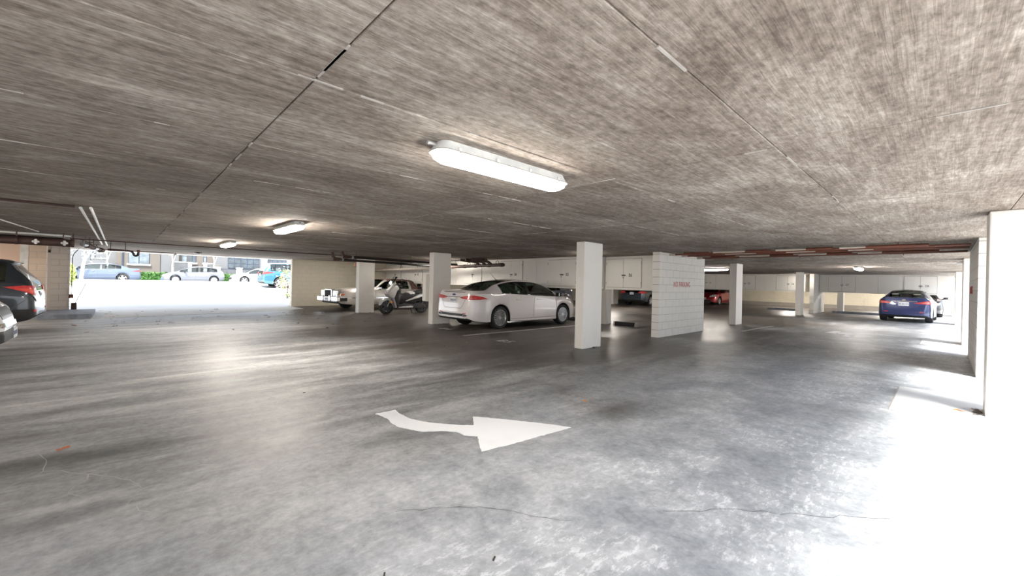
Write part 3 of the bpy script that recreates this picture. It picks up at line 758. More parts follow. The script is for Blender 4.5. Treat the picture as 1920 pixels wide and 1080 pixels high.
# ------------------------------------------------------------------ vehicles
def pchip(xs, ys):
    xs, ys = np.array(xs, float), np.array(ys, float); n = len(xs)
    h = np.diff(xs); d = np.diff(ys) / h; m = np.zeros(n)
    for i in range(1, n - 1):
        if d[i - 1] * d[i] > 0:
            w1, w2 = 2 * h[i] + h[i - 1], h[i] + 2 * h[i - 1]; m[i] = (w1 + w2) / (w1 / d[i - 1] + w2 / d[i])
    m[0], m[-1] = d[0], d[-1]
    def f(x):
        x = min(max(x, xs[0]), xs[-1]); i = min(max(int(np.searchsorted(xs, x) - 1), 0), n - 2)
        t = (x - xs[i]) / h[i]; a, b = ys[i], ys[i + 1]
        return float((2 * t**3 - 3 * t**2 + 1) * a + (t**3 - 2 * t**2 + t) * h[i] * m[i] + (-2 * t**3 + 3 * t**2) * b + (t**3 - t**2) * h[i] * m[i + 1])
    return f
def curve(c): return pchip([p[0] for p in c], [p[1] for p in c])
M_TYRE = plain('tyre_rubber', (0.022, 0.022, 0.024), 0.75)
M_RIM = plain('alloy_rim', (0.62, 0.62, 0.63), 0.3, 0.7)
M_RIMDARK = plain('rim_shadow', (0.03, 0.03, 0.032), 0.6)
M_TRIMBLK = plain('black_trim', (0.015, 0.015, 0.016), 0.35)
M_UNDER = plain('underbody', (0.02, 0.02, 0.02), 0.9)
M_CHROME = plain('chrome', (0.85, 0.85, 0.86), 0.12, 1.0, 0.02)
M_TAIL = plain('tail_lamp_red', (0.62, 0.03, 0.03), 0.35, coat=0.2, var=0.12, scale=18)
M_TAILLT = plain('tail_lamp_pale', (0.72, 0.22, 0.20), 0.15, coat=1.0)
M_CLEAR = plain('clear_lamp', (0.82, 0.84, 0.85), 0.12, coat=1.0, var=0.2, scale=14)
M_AMBER = plain('amber_lamp', (0.75, 0.20, 0.05), 0.2, coat=1.0)
M_PLATE = plain('plate_white', (0.84, 0.85, 0.86), 0.4)
M_PLATETXT = plain('plate_blue', (0.16, 0.18, 0.33), 0.5)
M_SEAM = plain('panel_seam', (0.10, 0.09, 0.09), 0.7)
M_SEATLT = plain('seat_pale', (0.55, 0.55, 0.50), 0.8)
M_SEATDK = plain('seat_dark', (0.05, 0.05, 0.055), 0.8)
G_CLEAR = glassmat('glass_green', (0.80, 0.97, 0.90), 0.92)
G_DARK = glassmat('glass_tinted', (0.6, 0.75, 0.72), 0.30)
G_STREET = glassmat('glass_street', (0.9, 1.0, 1.0), 0.6)

_wheel = {}
def wheel_meshes(R, w, n, style):
    k = (R, w, n, style)
    if k in _wheel: return _wheel[k]
    rr = R * (0.70 if style != 'classic' else .6)
    bm = bmesh.new()
    lathe(bm, [(rr * .98, -w * .42), (rr + .02, -w * .5), (R * .9, -w * .52), (R - .012, -w * .42), (R, -w * .3), (R, w * .3), (R - .012, w * .42), (R * .9, w * .52), (rr + .02, w * .5), (rr * .98, w * .42)], 40, 'Y', close=True)
    tyre = finish(bm, smooth=50); tyre.materials.append(M_TYRE)
    bm = bmesh.new()   # outside face towards -Y
    lathe(bm, [(0, -w * .10), (rr * .99, -w * .10), (rr * .99, w * .3), (0, w * .3)], 32, 'Y')
    back = finish(bm, smooth=40); back.materials.append(M_RIMDARK)
    bm = bmesh.new()
    lathe(bm, [(rr * .93, -w * .40), (rr * .97, -w * .46), (rr * 1.01, -w * .46), (rr * 1.0, -w * .1), (rr * .93, -w * .1)], 40, 'Y', close=True)
    hub = .055 if style != 'five' else .075
    if style == 'cover':
        lathe(bm, [(0, -w * .44), (rr * .4, -w * .43), (rr * .75, -w * .36), (rr * .95, -w * .38)], 32, 'Y')
        for i in range(n):
            a = 2 * PI * i / n; c, s = math.cos(a), math.sin(a)
    else:
        lathe(bm, [(0, -w * .45), (hub * .8, -w * .45), (hub, -w * .38), (hub, -w * .1)], 20, 'Y')
        for i in range(n):
            a = 2 * PI * i / n; c, s = math.cos(a), math.sin(a)
            w0, w1 = (hub * .8, rr * .2) if style == 'five' else (2 * PI * hub / n * .22, 2 * PI * rr / n * .16)
            q = []
            for r, ww, y in ((hub * .7, w0, -w * .42), (rr * .95, w1, -w * .42), (rr * .95, w1, -w * .15), (hub * .7, w0, -w * .15)):
                q.append((bm.verts.new((r * c - ww * s, y, r * s + ww * c)), bm.verts.new((r * c + ww * s, y, r * s - ww * c))))
            for A, B in zip(q, q[1:] + q[:1]): bm.faces.new((A[0], A[1], B[1], B[0]))
            bm.faces.new([x[0] for x in q]); bm.faces.new([x[1] for x in q][::-1])
    rim = finish(bm, smooth=30); rim.materials.append(M_RIM)
    _wheel[k] = (tyre, back, rim)
    return _wheel[k]

class Car:
    """local frame: x forward with 0 at the rear axle, y left, z up; s['u'] curves measured from the rear bumper"""
    def __init__(s, sp, name, label, loc, rz, paint, glass, cat='car', rim_n=10, rim_style='multi', seat=None, group=None, roofmat=None, blackpillars=True, cladding=False, seams=True, rimmat=None):
        s.sp = sp; s.paint = paint; s.glass = glass
        s.root = empty(name, loc, rz, label, cat, group)
        s.ro = sp['rear_over']; L = sp['L']; R = sp['R']
        f = {k: curve(v) for k, v in sp['u'].items()}
        s.f = f
        axles = [sp['rear_over'], sp['rear_over'] + sp['wb']]
        AR = R + sp.get('archgap', 0.05)
        us = set(np.round(np.linspace(0.12, L - 0.12, 52), 3)) | {0.0, .008, .02, .045, .08, L - .08, L - .045, L - .02, L - .008, L}
        for a in axles:
            for q in (-1, -.985, -.94, -.85, -.7, -.5, -.25, 0, .25, .5, .7, .85, .94, .985, 1): us.add(round(a + q * AR, 4))
            us.add(round(a - AR - .006, 4)); us.add(round(a + AR + .006, 4))
        wins = sp['side_windows']
        for (a, b) in wins: us |= {a, b}
        for a in sp['windshield'] + sp['backlight']: us.add(a)
        us = sorted(us); uu = [us[0]]
        for v in us[1:]:
            if v - uu[-1] > 0.0035: uu.append(v)
        # keep window edges exact
        for e in [x for w_ in wins for x in w_] + list(sp['windshield']) + list(sp['backlight']):
            i = min(range(len(uu)), key=lambda k: abs(uu[k] - e)); uu[i] = e
        TS = (0.0, .07, .30, .58, .84, .93, 1.0)
        def section(u):
            zb = f['zbot'](u); za = zb; arch = False
            for a in axles:
                if abs(u - a) <= AR + 1e-4:
                    za = max(za, R + math.sqrt(max(0, AR * AR - (u - a) ** 2))); arch = True
            hs, hb, ht = f['hs'](u), f['hb'](u), f['ht'](u); zt, zl = f['top'](u), f['belt'](u)
            zl = max(zl, za + .10); zt = max(zt, zl + .012)
            p = [(0, za), (hs * .6, za), (hs * .93, za), (hs * .985, za + .012), (hs, za + .035)]
            z0 = za + .035
            hm = max(hs, hb) * 1.004
            for q, y in ((.3, hm + .004), (.55, hm), (.80, hb + (hm - hb) * .65), (.93, hb + (hm - hb) * .25)):
                p.append((y, z0 + (zl - z0) * q))
            p.append((hb, zl))
            ze = zl + (zt - zl) * sp.get('edge', .86) - .0
            y0 = hb - .025; bow = sp.get('bow', .03) * min(1, (zt - zl) / .3)
            for t in TS:
                p.append((y0 + (ht - y0) * t + bow * math.sin(PI * t), zl + .004 + (ze - zl - .004) * t))
            for q in (.88, .6, .3, 0):
                p.append((ht * q, ze + (zt - ze) * (1 - q * q)))
            return p
        secs = [section(u) for u in uu]
        n = len(secs[0]); IB = 9; IS = 10; IC = IS + len(TS) - 1   # belt, strip start, crown start
        s.uu = uu
        parts = {}
        def put(key, quad): parts.setdefault(key, []).append(quad)
        def inwin(a, b):
            for k, (p, q) in enumerate(wins):
                if a >= p - 1e-4 and b <= q + 1e-4: return k
            return -1
        w0, w1 = sp['windshield']; b0, b1 = sp['backlight']
        gh0, gh1 = sp.get('gh', (min(p for p, q in wins), max(q for p, q in wins)))
        for i in range(len(uu) - 1):
            a, b = uu[i], uu[i + 1]
            for j in range(n - 1):
                A, B, Cc, D = (a, secs[i][j]), (b, secs[i + 1][j]), (b, secs[i + 1][j + 1]), (a, secs[i][j + 1])
                q = (A, B, Cc, D); key = 'body'
                if j < 3: key = 'under'
                elif IS + 1 <= j < IS + 4 and inwin(a, b) >= 0: key = ('win', inwin(a, b))
                elif IS <= j < IC and gh0 - .02 <= a and b <= gh1 + .02 and blackpillars and (inwin(a, b) >= 0 or (IS + 1 <= j < IS + 5)): key = 'trim' if j < IC - 1 else 'body'
                elif j >= IC + 1 and a >= w0 - 1e-4 and b <= w1 + 1e-4: key = 'windshield'
                elif j >= IC + 1 and a >= b0 - 1e-4 and b <= b1 + 1e-4: key = 'backlight'
                elif roofmat and ((j >= IC - 2 and sp['roofrange'][0] <= a and b <= sp['roofrange'][1]) or (j >= IS and sp.get('landau') and sp['landau'][0] <= a and b <= sp['landau'][1])): key = 'roof'
                elif cladding and j in (3, 4, 5) and any(abs((a + b) / 2 - ax) < AR + .09 for ax in axles): key = 'clad'
                elif cladding and j in (3, 4): key = 'clad'
                put(key, q)
        s.parts = {}
        def build(name_, quads, mat, caps=False, half=None):
            bm = bmesh.new(); vm = {}
            def V(u, p, sg):
                k = (round(u, 4), round(p[0] * sg, 4), round(p[1], 4))
                if k not in vm: vm[k] = bm.verts.new((u - s.ro, p[0] * sg, p[1]))
                return vm[k]
            for q in quads:
                for sg in (1, -1):
                    if half and sg != half: continue
                    vs = []
                    for (u, p) in q:
                        v = V(u, p, sg)
                        if v not in vs: vs.append(v)
                    if sg < 0: vs = vs[::-1]
                    if len(vs) > 2:
                        try: bm.faces.new(vs)
                        except ValueError: pass
            if caps:
                for u, sec, fl in ((uu[0], secs[0], 1), (uu[-1], secs[-1], 0)):
                    vs = [V(u, p, 1) for p in sec] + [V(u, p, -1) for p in sec[::-1]]
                    o = []
                    for v in vs:
                        if v not in o: o.append(v)
                    bm.faces.new(o[::-1] if fl else o)
            return link(name_, finish(bm, smooth=32, recalc=True), mat, s.root)
        body = build('body', parts['body'], paint, caps=True)
        full = [q for k, v in parts.items() for q in v]
        bm = bmesh.new()
        for q in full:
            for sg in (1, -1):
                vs = [bm.verts.new((u - s.ro, p[0] * sg, p[1])) for u, p in q]
                bm.faces.new(vs)
        for u, sec in ((uu[0], secs[0]), (uu[-1], secs[-1])):
            bm.faces.new([bm.verts.new((u - s.ro, p[0], p[1])) for p in sec] + [bm.verts.new((u - s.ro, -p[0], p[1])) for p in sec[::-1]])
        s.bvh = BVHTree.FromBMesh(bm); bm.free()
        build('underbody', parts['under'], M_UNDER)
        if 'trim' in parts: build('window_trim', parts['trim'], M_TRIMBLK)
        if 'roof' in parts: build('roof', parts['roof'], roofmat)
        if 'clad' in parts: build('cladding', parts['clad'], M_TRIMBLK)
        for k in parts:
            if isinstance(k, tuple):
                for h in (1, -1): build('side_window', parts[k], glass, half=h)
        if 'windshield' in parts: build('windshield', parts['windshield'], glass)
        if 'backlight' in parts: build('rear_window', parts['backlight'], glass)
        # cabin
        sm = seat or M_SEATDK
        cx0, cx1 = b0 + .25 - s.ro, w1 - s.ro - .2
        hw = f['hb']((b1 + w0) / 2) - .12
        zf = max(.3, f['zbot'](L / 2) + .1); zbelt = f['belt']((b1 + w0) / 2)
        if seat is not False:
            box('cabin_floor', cx0, cx1, -hw, hw, zf - .04, zf, sm, s.root)
            box('dashboard', cx1 - .35, cx1 - .05, -hw, hw, zf, zbelt - .04, sm, s.root, .05, 2)
            box('parcel_shelf', b0 + .2 - s.ro, b0 + .55 - s.ro, -hw * .9, hw * .9, zbelt - .06, zbelt - .02, M_SEATDK, s.root)
            for px in (cx1 - 1.45, cx1 - 2.35):
                for sy in (-1, 1):
                    st = empty('seat', (px, sy * hw * .48, zf)); st.parent = s.root
                    bm = bmesh.new(); prism(bm, [(0, .02), (.5, .05), (.5, .24), (0, .2)], -.23, .23, 'Y', .03, 2); link('cushion', finish(bm, smooth=50), sm, st)
                    top = zbelt - zf + .12
                    bm = bmesh.new(); prism(bm, [(0, .2), (.12, .2), (-.06, top), (-.17, top)], -.22, .22, 'Y', .035, 2); link('seat_back', finish(bm, smooth=50), sm, st)
                    bm = bmesh.new(); prism(bm, [(-.08, top + .02), (-.16, top + .02), (-.18, top + .17), (-.1, top + .17)], -.13, .13, 'Y', .03, 2); link('headrest', finish(bm, smooth=50), sm, st)
        # wheels
        ty, bk, rm = wheel_meshes(R, sp.get('tw', .22), rim_n, rim_style)
        tr = sp['track'] / 2
        for ax in axles:
            for sy in (-1, 1):
                w = link('wheel', ty, None, s.root, (ax - s.ro, sy * tr, R)); w.rotation_euler = (0, rnd.uniform(0, 1), 0 if sy < 0 else PI)
                link('rim_barrel', bk, None, w); link('rim', rm, None, w)
        # wheel housings: dark inner wall
        for ax in axles:
            bm = bmesh.new(); lathe(bm, [(R * .3, -tr + .15), (R * .3, tr - .15)], 16, 'Y', (ax - s.ro, 0, R)); link('axle', finish(bm, smooth=40), M_UNDER, s.root)
        if seams:
            self_seams = sp.get('seams', [])
            for sg in (1, -1):
                for pl in self_seams: s.seam('door_seam', pl, 90 * sg, sg)
    # ---- conforming patches
    def cast(s, sv, z, az, off):
        a = math.radians(az); d = Vector((math.cos(a), math.sin(a), 0)); r = Vector((-math.sin(a), math.cos(a), 0))
        o = d * 9 + r * sv + Vector((0, 0, z))
        if abs(az) not in (0, 90, 180):                     # diagonal views are measured from the body corner
            sgn = 1 if az > 0 else -1
            if abs(az) > 90: o.x += -s.ro + .10; o.y += sgn * .80
            else: o.x += s.sp['L'] - s.ro - .18; o.y += sgn * .74
        hit, nrm, _, _ = s.bvh.ray_cast(o, -d)
        if hit is None:
            o2 = o - d * 7.0
            hit, nrm, _, _ = s.bvh.find_nearest(o2)
        if nrm.dot(d) < 0: nrm = -nrm
        return hit + (nrm + d).normalized() * off
    def patch(s, name, poly, az, mat, off=.006, sub=2, parent=None, mirror=True, label=None):
        """poly in (sideways, z); seen from azimuth az (0 front, 90 left, 180 rear)"""
        out = []
        for sg in ((1, -1) if mirror else (1,)):
            bm = bmesh.new(); f = bm.faces.new([bm.verts.new((x * sg, z, 0)) for x, z in poly])
            bmesh.ops.triangulate(bm, faces=bm.faces[:])
            for _ in range(sub + 3):
                es = [e for e in bm.edges if e.calc_length() > .028]
                if es: bmesh.ops.subdivide_edges(bm, edges=es, cuts=1); bmesh.ops.triangulate(bm, faces=[q for q in bm.faces if len(q.verts) > 3])
            cos = {v: s.cast(v.co.x, v.co.y, az * sg, off) for v in bm.verts}
            bound = [e for e in bm.edges if len(e.link_faces) == 1]
            low = {}
            for e in bound:
                for v in e.verts:
                    if v not in low: low[v] = s.cast(v.co.x, v.co.y, az * sg, -.012)
            new = {v: bm.verts.new(p) for v, p in low.items()}
            for v, p in cos.items(): v.co = p
            for e in bound:
                a, b = e.verts; bm.faces.new((a, b, new[b], new[a]))
            o = link(name, finish(bm, smooth=45), mat, parent or s.root)
            if label: o['label'] = label
            out.append(o)
        return out
    def seam(s, name, pl, az, sg=1, w=.005, mat=None, off=.0025):
        bm = bmesh.new(); pts = []
        for a, b in zip(pl, pl[1:]):
            n = max(1, int(math.hypot(b[0] - a[0], b[1] - a[1]) / .06))
            pts += [(a[0] + (b[0] - a[0]) * k / n, a[1] + (b[1] - a[1]) * k / n) for k in range(n)]
        pts.append(pl[-1])
        prev = None
        for i, (x, z) in enumerate(pts):
            j = min(i + 1, len(pts) - 1); k = max(i - 1, 0)
            dx, dz = pts[j][0] - pts[k][0], pts[j][1] - pts[k][1]; l = math.hypot(dx, dz) or 1
            nx, nz = -dz / l * w, dx / l * w
            # side view: sideways axis for az=+-90 is -x*sign
            m = (-sg) if abs(az) == 90 else 1
            cur = (bm.verts.new(s.cast((x + nx) * m, z + nz, az, off)), bm.verts.new(s.cast((x - nx) * m, z - nz, az, off)))
            if prev: bm.faces.new((prev[0], prev[1], cur[1], cur[0]))
            prev = cur
        return link(name, finish(bm), mat or M_SEAM, s.root)
    def side_patch(s, name, poly, mat, off=.006, sub=2, sides=(1, -1), label=None):
        for sg in sides:
            q = [(-x * sg, z) for x, z in poly]
            s.patch(name, q, 90 * sg, mat, off, sub, mirror=False, label=label)
    def mirror(s, x, z, y, mat):
        for sg in (1, -1):
            m = empty('side_mirror', (x, sg * y, z)); m.parent = s.root
            bm = bmesh.new(); bx(bm, -.06, .07, min(0, sg * .2), max(0, sg * .2), -.06, .07, .035, 3); link('mirror_shell', finish(bm, smooth=60), mat, m)
            bm = bmesh.new(); bx(bm, -.066, -.058, min(sg * .03, sg * .18), max(sg * .03, sg * .18), -.04, .055); link('mirror_glass', finish(bm), M_CHROME, m)
            bm = bmesh.new(); tube(bm, [(.02, -sg * .06, -.06), (.01, sg * .05, -.03)], .022, 8); link('mirror_arm', finish(bm, smooth=40), M_TRIMBLK, m)
    def handles(s, xs, z, mat):
        for x in xs:
            for sg in (1, -1):
                p = s.cast(-x * sg, z, 90 * sg, 0)
                o = box('door_handle', -.09, .09, -.004, .022, -.014, .014, mat, s.root, .008, 2)
                o.location = p
                if sg < 0: o.rotation_euler = (0, 0, PI)
    def plate(s, az, z, mat_txt=M_PLATETXT, w=.30, h=.15, frame=None, tilt=0, dy=0.0):
        p = s.cast(dy, z, az, .012); sg = -1 if az == 180 else 1
        pl = empty('license_plate', p); pl.parent = s.root; pl.rotation_euler = (0, 0, 0 if az == 0 else PI)
        box('plate_panel', 0, .006, -w / 2, w / 2, -h / 2, h / 2, M_PLATE, pl, .002)
        for k in range(7):
            y = -w / 2 + .035 + k * (w - .07) / 6
            box('plate_character', .006, .008, y - .011, y + .011, -.032, .03, mat_txt, pl)
        if frame:
            for (y0, y1, z0, z1) in ((-w / 2 - .01, w / 2 + .01, h / 2, h / 2 + .012), (-w / 2 - .01, w / 2 + .01, -h / 2 - .012, -h / 2), (-w / 2 - .01, -w / 2, -h / 2, h / 2), (w / 2, w / 2 + .01, -h / 2, h / 2)):
                box('plate_frame', -.002, .01, y0, y1, z0, z1, frame, pl)
        return pl

SEDAN = dict(L=4.87, rear_over=1.07, wb=2.85, R=.335, track=1.58, tw=.235, archgap=.045,
    side_windows=[(1.16, 1.46), (1.50, 2.22), (2.34, 3.52)], windshield=(2.98, 3.86), backlight=(.62, 1.62), bow=.02, edge=.90,
    roofrange=(1.6, 3.0),
    u=dict(
      zbot=[(0, .33), (.15, .26), (.5, .22), (2.4, .19), (4.2, .19), (4.6, .2), (4.87, .26)],
      top=[(0, .50), (.01, .62), (.025, .76), (.05, .93), (.075, 1.07), (.10, 1.125), (.16, 1.12), (.4, 1.115), (.62, 1.125), (1.1, 1.315), (1.6, 1.435), (2.1, 1.478), (2.6, 1.465), (2.98, 1.41), (3.4, 1.235), (3.86, 1.01), (4.2, .955), (4.5, .87), (4.7, .78), (4.8, .68), (4.87, .5)],
      belt=[(0, .46), (.01, .58), (.025, .72), (.05, .86), (.075, .97), (.12, 1.01), (.4, 1.03), (1.2, 1.035), (2.2, .99), (3.3, .945), (3.86, .925), (4.3, .865), (4.6, .77), (4.8, .62), (4.87, .46)],
      hb=[(0, .64), (.03, .72), (.08, .775), (.2, .82), (.5, .865), (1.0, .895), (2.4, .905), (3.6, .895), (4.2, .85), (4.55, .75), (4.75, .62), (4.87, .42)],
      hs=[(0, .68), (.03, .76), (.08, .82), (.2, .87), (.5, .91), (1.0, .925), (2.4, .92), (3.6, .925), (4.2, .91), (4.55, .83), (4.75, .70), (4.87, .50)],
      ht=[(0, .55), (.05, .64), (.1, .70), (.3, .72), (.62, .70), (1.0, .62), (1.6, .56), (2.4, .565), (3.0, .58), (3.5, .66), (3.86, .74), (4.3, .72), (4.6, .6), (4.87, .36)]),
    seams=[[(2.5, .95), (2.46, .60), (2.44, .30), (2.36, .285), (1.95 - .7, .285)], [(2.44, .285), (3.52, .30), (3.56, .55), (3.50, .90)], [(1.25, .285), (1.06, .55), (1.0, .72)], [(.15 + .0, 1.0), (.1, .99)]])
for pl in SEDAN['seams']:
    for k, (a, b) in enumerate(pl): pl[k] = (a - 1.07, b)
SEDAN['seams'] = SEDAN['seams'][:3]

def scaled(sp, **kw):
    import copy
    d = copy.deepcopy(sp); d.update(kw); return d
def stretch(sp, L=None, H=None, Wd=None, **kw):
    """resize a whole body: length, height, width"""
    import copy
    d = copy.deepcopy(sp)
    fl = (L or d['L']) / d['L']; fh = (H or 1); fw_ = (Wd or 1)
    for k in ('L', 'rear_over', 'wb'): d[k] *= fl
    for k in ('side_windows',): d[k] = [(a * fl, b * fl) for a, b in d[k]]
    for k in ('windshield', 'backlight', 'roofrange', 'landau', 'gh'):
        if k in d: d[k] = (d[k][0] * fl, d[k][1] * fl)
    for k, c in d['u'].items():
        g = fh if k in ('top', 'belt', 'zbot') else fw_
        d['u'][k] = [(a * fl, b * g) for a, b in c]
    d['seams'] = [[(a * fl, b * fh) for a, b in p] for p in d['seams']]
    d['track'] *= fw_
    d.update(kw)
    return d
SUV = dict(L=4.6, rear_over=.98, wb=2.66, R=.355, track=1.58, tw=.235, archgap=.06,
    side_windows=[(.42, 1.02), (1.10, 1.92), (2.02, 3.02)], windshield=(2.55, 3.40), backlight=(.02, .10), bow=.03, edge=.92, roofrange=(.3, 2.5),
    u=dict(
      zbot=[(0, .42), (.1, .33), (.5, .26), (2.3, .22), (4.0, .22), (4.4, .25), (4.6, .34)],
      top=[(0, .72), (.015, .84), (.03, .96), (.06, 1.08), (.12, 1.20), (.22, 1.34), (.32, 1.46), (.38, 1.57), (.46, 1.615), (.8, 1.645), (1.5, 1.67), (2.2, 1.645), (2.55, 1.58), (3.0, 1.33), (3.4, 1.10), (3.8, 1.05), (4.2, .97), (4.45, .86), (4.55, .72), (4.6, .55)],
      belt=[(0, .68), (.015, .80), (.03, .90), (.06, 1.0), (.12, 1.06), (.25, 1.10), (.6, 1.11), (1.5, 1.07), (2.6, 1.03), (3.4, 1.0), (4.0, .95), (4.4, .8), (4.6, .5)],
      hb=[(0, .66), (.03, .76), (.08, .83), (.2, .87), (.6, .89), (2.3, .9), (3.4, .89), (4.0, .86), (4.35, .76), (4.5, .65), (4.6, .45)],
      hs=[(0, .70), (.03, .80), (.08, .87), (.2, .905), (.6, .92), (2.3, .925), (3.4, .925), (4.0, .91), (4.35, .84), (4.5, .72), (4.6, .52)],
      ht=[(0, .6), (.06, .66), (.12, .70), (.3, .68), (.45, .64), (.8, .63), (2.2, .63), (2.6, .645), (3.0, .70), (3.4, .75), (4.0, .72), (4.4, .6), (4.6, .38)]),
    seams=[[(1.08, 1.05), (1.06, .6), (1.04, .34), (.42, .34), (.3, .6), (.1, .8)], [(1.04, .34), (2.2, .34), (2.24, .6), (2.2, 1.0)]])
HATCH = dict(L=4.25, rear_over=.78, wb=2.60, R=.315, track=1.5, tw=.21, archgap=.045,
    side_windows=[(.55, .95), (1.02, 1.75), (1.85, 3.1)], windshield=(2.25, 3.30), backlight=(.10, .75), bow=.025, edge=.9, roofrange=(.8, 2.3),
    u=dict(
      zbot=[(0, .36), (.1, .28), (.5, .2), (2, .17), (3.8, .17), (4.25, .24)],
      top=[(0, .62), (.015, .76), (.04, .92), (.08, 1.02), (.2, 1.12), (.5, 1.30), (.75, 1.38), (1.2, 1.455), (1.7, 1.475), (2.25, 1.43), (2.8, 1.22), (3.30, .99), (3.7, .88), (4.0, .76), (4.15, .66), (4.25, .48)],
      belt=[(0, .58), (.015, .7), (.04, .84), (.08, .94), (.3, 1.0), (1.0, .99), (2.0, .95), (3.3, .90), (3.8, .8), (4.1, .64), (4.25, .44)],
      hb=[(0, .62), (.04, .72), (.1, .78), (.4, .83), (1, .855), (2.5, .86), (3.4, .84), (3.8, .76), (4.1, .62), (4.25, .42)],
      hs=[(0, .66), (.04, .76), (.1, .82), (.4, .865), (1, .875), (2.5, .875), (3.4, .875), (3.8, .82), (4.1, .7), (4.25, .5)],
      ht=[(0, .5), (.08, .6), (.4, .58), (.9, .55), (1.6, .55), (2.3, .56), (2.8, .62), (3.3, .7), (3.8, .66), (4.25, .36)]),
    seams=[[(1.0, .9), (.98, .55), (.95, .27), (.5, .27), (.2, .55)], [(.95, .27), (2.05, .27), (2.08, .5), (2.05, .86)]])
BOXY = dict(L=5.45, rear_over=1.30, wb=2.98, R=.345, track=1.56, tw=.20, archgap=.035,
    side_windows=[(1.98, 2.62), (2.74, 3.68)], windshield=(3.12, 3.72), backlight=(1.38, 1.62), bow=.01, edge=.94, roofrange=(1.4, 3.1), landau=(1.2, 1.94), gh=(1.9, 3.75),
    u=dict(
      zbot=[(0, .36), (.1, .30), (1, .24), (4, .24), (5.3, .30), (5.45, .38)],
      top=[(0, .74), (.02, .86), (.05, .93), (.12, .96), (.6, .985), (1.36, 1.0), (1.42, 1.05), (1.60, 1.33), (1.75, 1.40), (2.4, 1.425), (3.12, 1.39), (3.4, 1.22), (3.72, 1.015), (4.2, .985), (4.9, .955), (5.25, .925), (5.36, .88), (5.41, .78), (5.45, .66)],
      belt=[(0, .70), (.02, .82), (.05, .87), (.12, .89), (1.0, .93), (2.5, .92), (3.7, .91), (4.9, .89), (5.25, .86), (5.36, .8), (5.41, .72), (5.45, .6)],
      hb=[(0, .78), (.05, .84), (.2, .89), (1, .925), (3, .93), (4.6, .91), (5.2, .88), (5.36, .83), (5.45, .72)],
      hs=[(0, .80), (.05, .87), (.2, .92), (1, .95), (3, .955), (4.6, .94), (5.2, .91), (5.36, .86), (5.45, .76)],
      ht=[(0, .7), (.1, .78), (1.3, .78), (1.6, .66), (2.0, .63), (2.8, .63), (3.2, .65), (3.72, .78), (4.6, .76), (5.2, .72), (5.45, .62)]),
    seams=[[(2.70, .88), (2.68, .5), (2.66, .3)], [(3.78, .88), (3.80, .5), (3.74, .3), (2.66, .3), (1.9, .32), (1.72, .55), (1.7, .88)], [(5.2, .56), (.2, .58)]])
def shift_seams(sp):
    sp['seams'] = [[(a - sp['rear_over'], b) for a, b in p] for p in sp['seams']]
for q in (SUV, HATCH, BOXY): shift_seams(q)

# ---- white sedan -------------------------------------------------------------------------------
c = Car(SEDAN, 'sedan', 'white sedan parked between the middle pillars with 20-spoke rims', (8.04, 9.80, 0), 0, carpaint('pearl_white', (0.74, 0.69, 0.68)), G_CLEAR, rim_n=20, seat=M_SEATLT, roofmat=None)
c.patch('rear_grille', [(-.60, .385), (.60, .385), (.64, .42), (.58, .455), (-.58, .455), (-.64, .42)], 180, M_TRIMBLK, .008, mirror=False)
c.patch('rear_valance', [(-.52, .33), (.52, .33), (.56, .385), (-.56, .385)], 180, M_WHITEMETAL, .01, mirror=False)
c.patch('tail_light', [(-.44, .885), (-.30, .94), (-.05, .985), (.15, .965), (.30, .935), (.36, .90), (.27, .87), (.02, .86), (-.22, .865)], 130, M_TAIL, .014, label='red wrap-around tail lamp')
c.patch('reversing_lens', [(-.14, .893), (.22, .897), (.22, .912), (-.10, .908)], 130, M_TAILLT, .022)
c.patch('chrome_bar', [(-.45, .915), (.45, .915), (.45, .93), (-.45, .93)], 180, M_CHROME, .012, mirror=False)
c.patch('badge', [(.075 * math.cos(a), .985 + .03 * math.sin(a)) for a in np.linspace(0, 2 * PI, 13)[:-1]], 180, plain('badge_blue', (.08, .12, .3), .2, coat=1), .014, mirror=False)
c.patch('spoiler_gap', [(-.52, 1.052), (.52, 1.052), (.5, 1.068), (-.5, 1.068)], 180, M_TRIMBLK, .004, mirror=False)
c.plate(180, .83)
c.seam('boot_seam', [(-.58, .90), (-.45, .66), (-.38, .605), (.38, .605), (.45, .66), (.58, .90)], 180)
for sg in (1, -1):
    c.patch('exhaust_surround', [(.50 * sg, .375), (.68 * sg, .39), (.72 * sg, .43), (.62 * sg, .455), (.52 * sg, .44)], 180, M_CHROME, .012, mirror=False)
    c.patch('exhaust_tip', [(.53 * sg, .388), (.66 * sg, .40), (.69 * sg, .425), (.61 * sg, .442), (.54 * sg, .43)], 180, M_TRIMBLK, .018, mirror=False)
    c.patch('reflector', [(.50 * sg, .455), (.66 * sg, .47), (.62 * sg, .49), (.49 * sg, .475)], 180, M_TAIL, .01, mirror=False)
c.patch('headlight', [(-.28, .66), (.12, .70), (.22, .77), (.05, .78), (-.25, .73)], 42, M_CLEAR, .01)
c.side_patch('side_marker', [(3.42, .70), (3.55, .68), (3.58, .735), (3.46, .765)], M_AMBER, .01)
c.patch('front_grille', [(-.5, .42), (.5, .42), (.56, .62), (-.56, .62)], 0, M_TRIMBLK, .006, mirror=False)
c.patch('lower_grille', [(-.6, .28), (.6, .28), (.55, .38), (-.55, .38)], 0, M_TRIMBLK, .006, mirror=False)
c.handles((.72, 1.62), .86, carpaint('pearl_white', None))
c.mirror(2.48, 1.0, .90, M_TRIMBLK)
a = pipe('antenna', [(.62, 0, 1.43), (.56, 0, 1.46), (.33, 0, 1.66)], .004, M_TRIMBLK, c.root, 6, [.02, .008, .003])
c.side_patch('sill_strip', [(.45, .235), (2.40, .225), (2.40, .245), (.45, .255)], carpaint('pearl_white', None), .016)

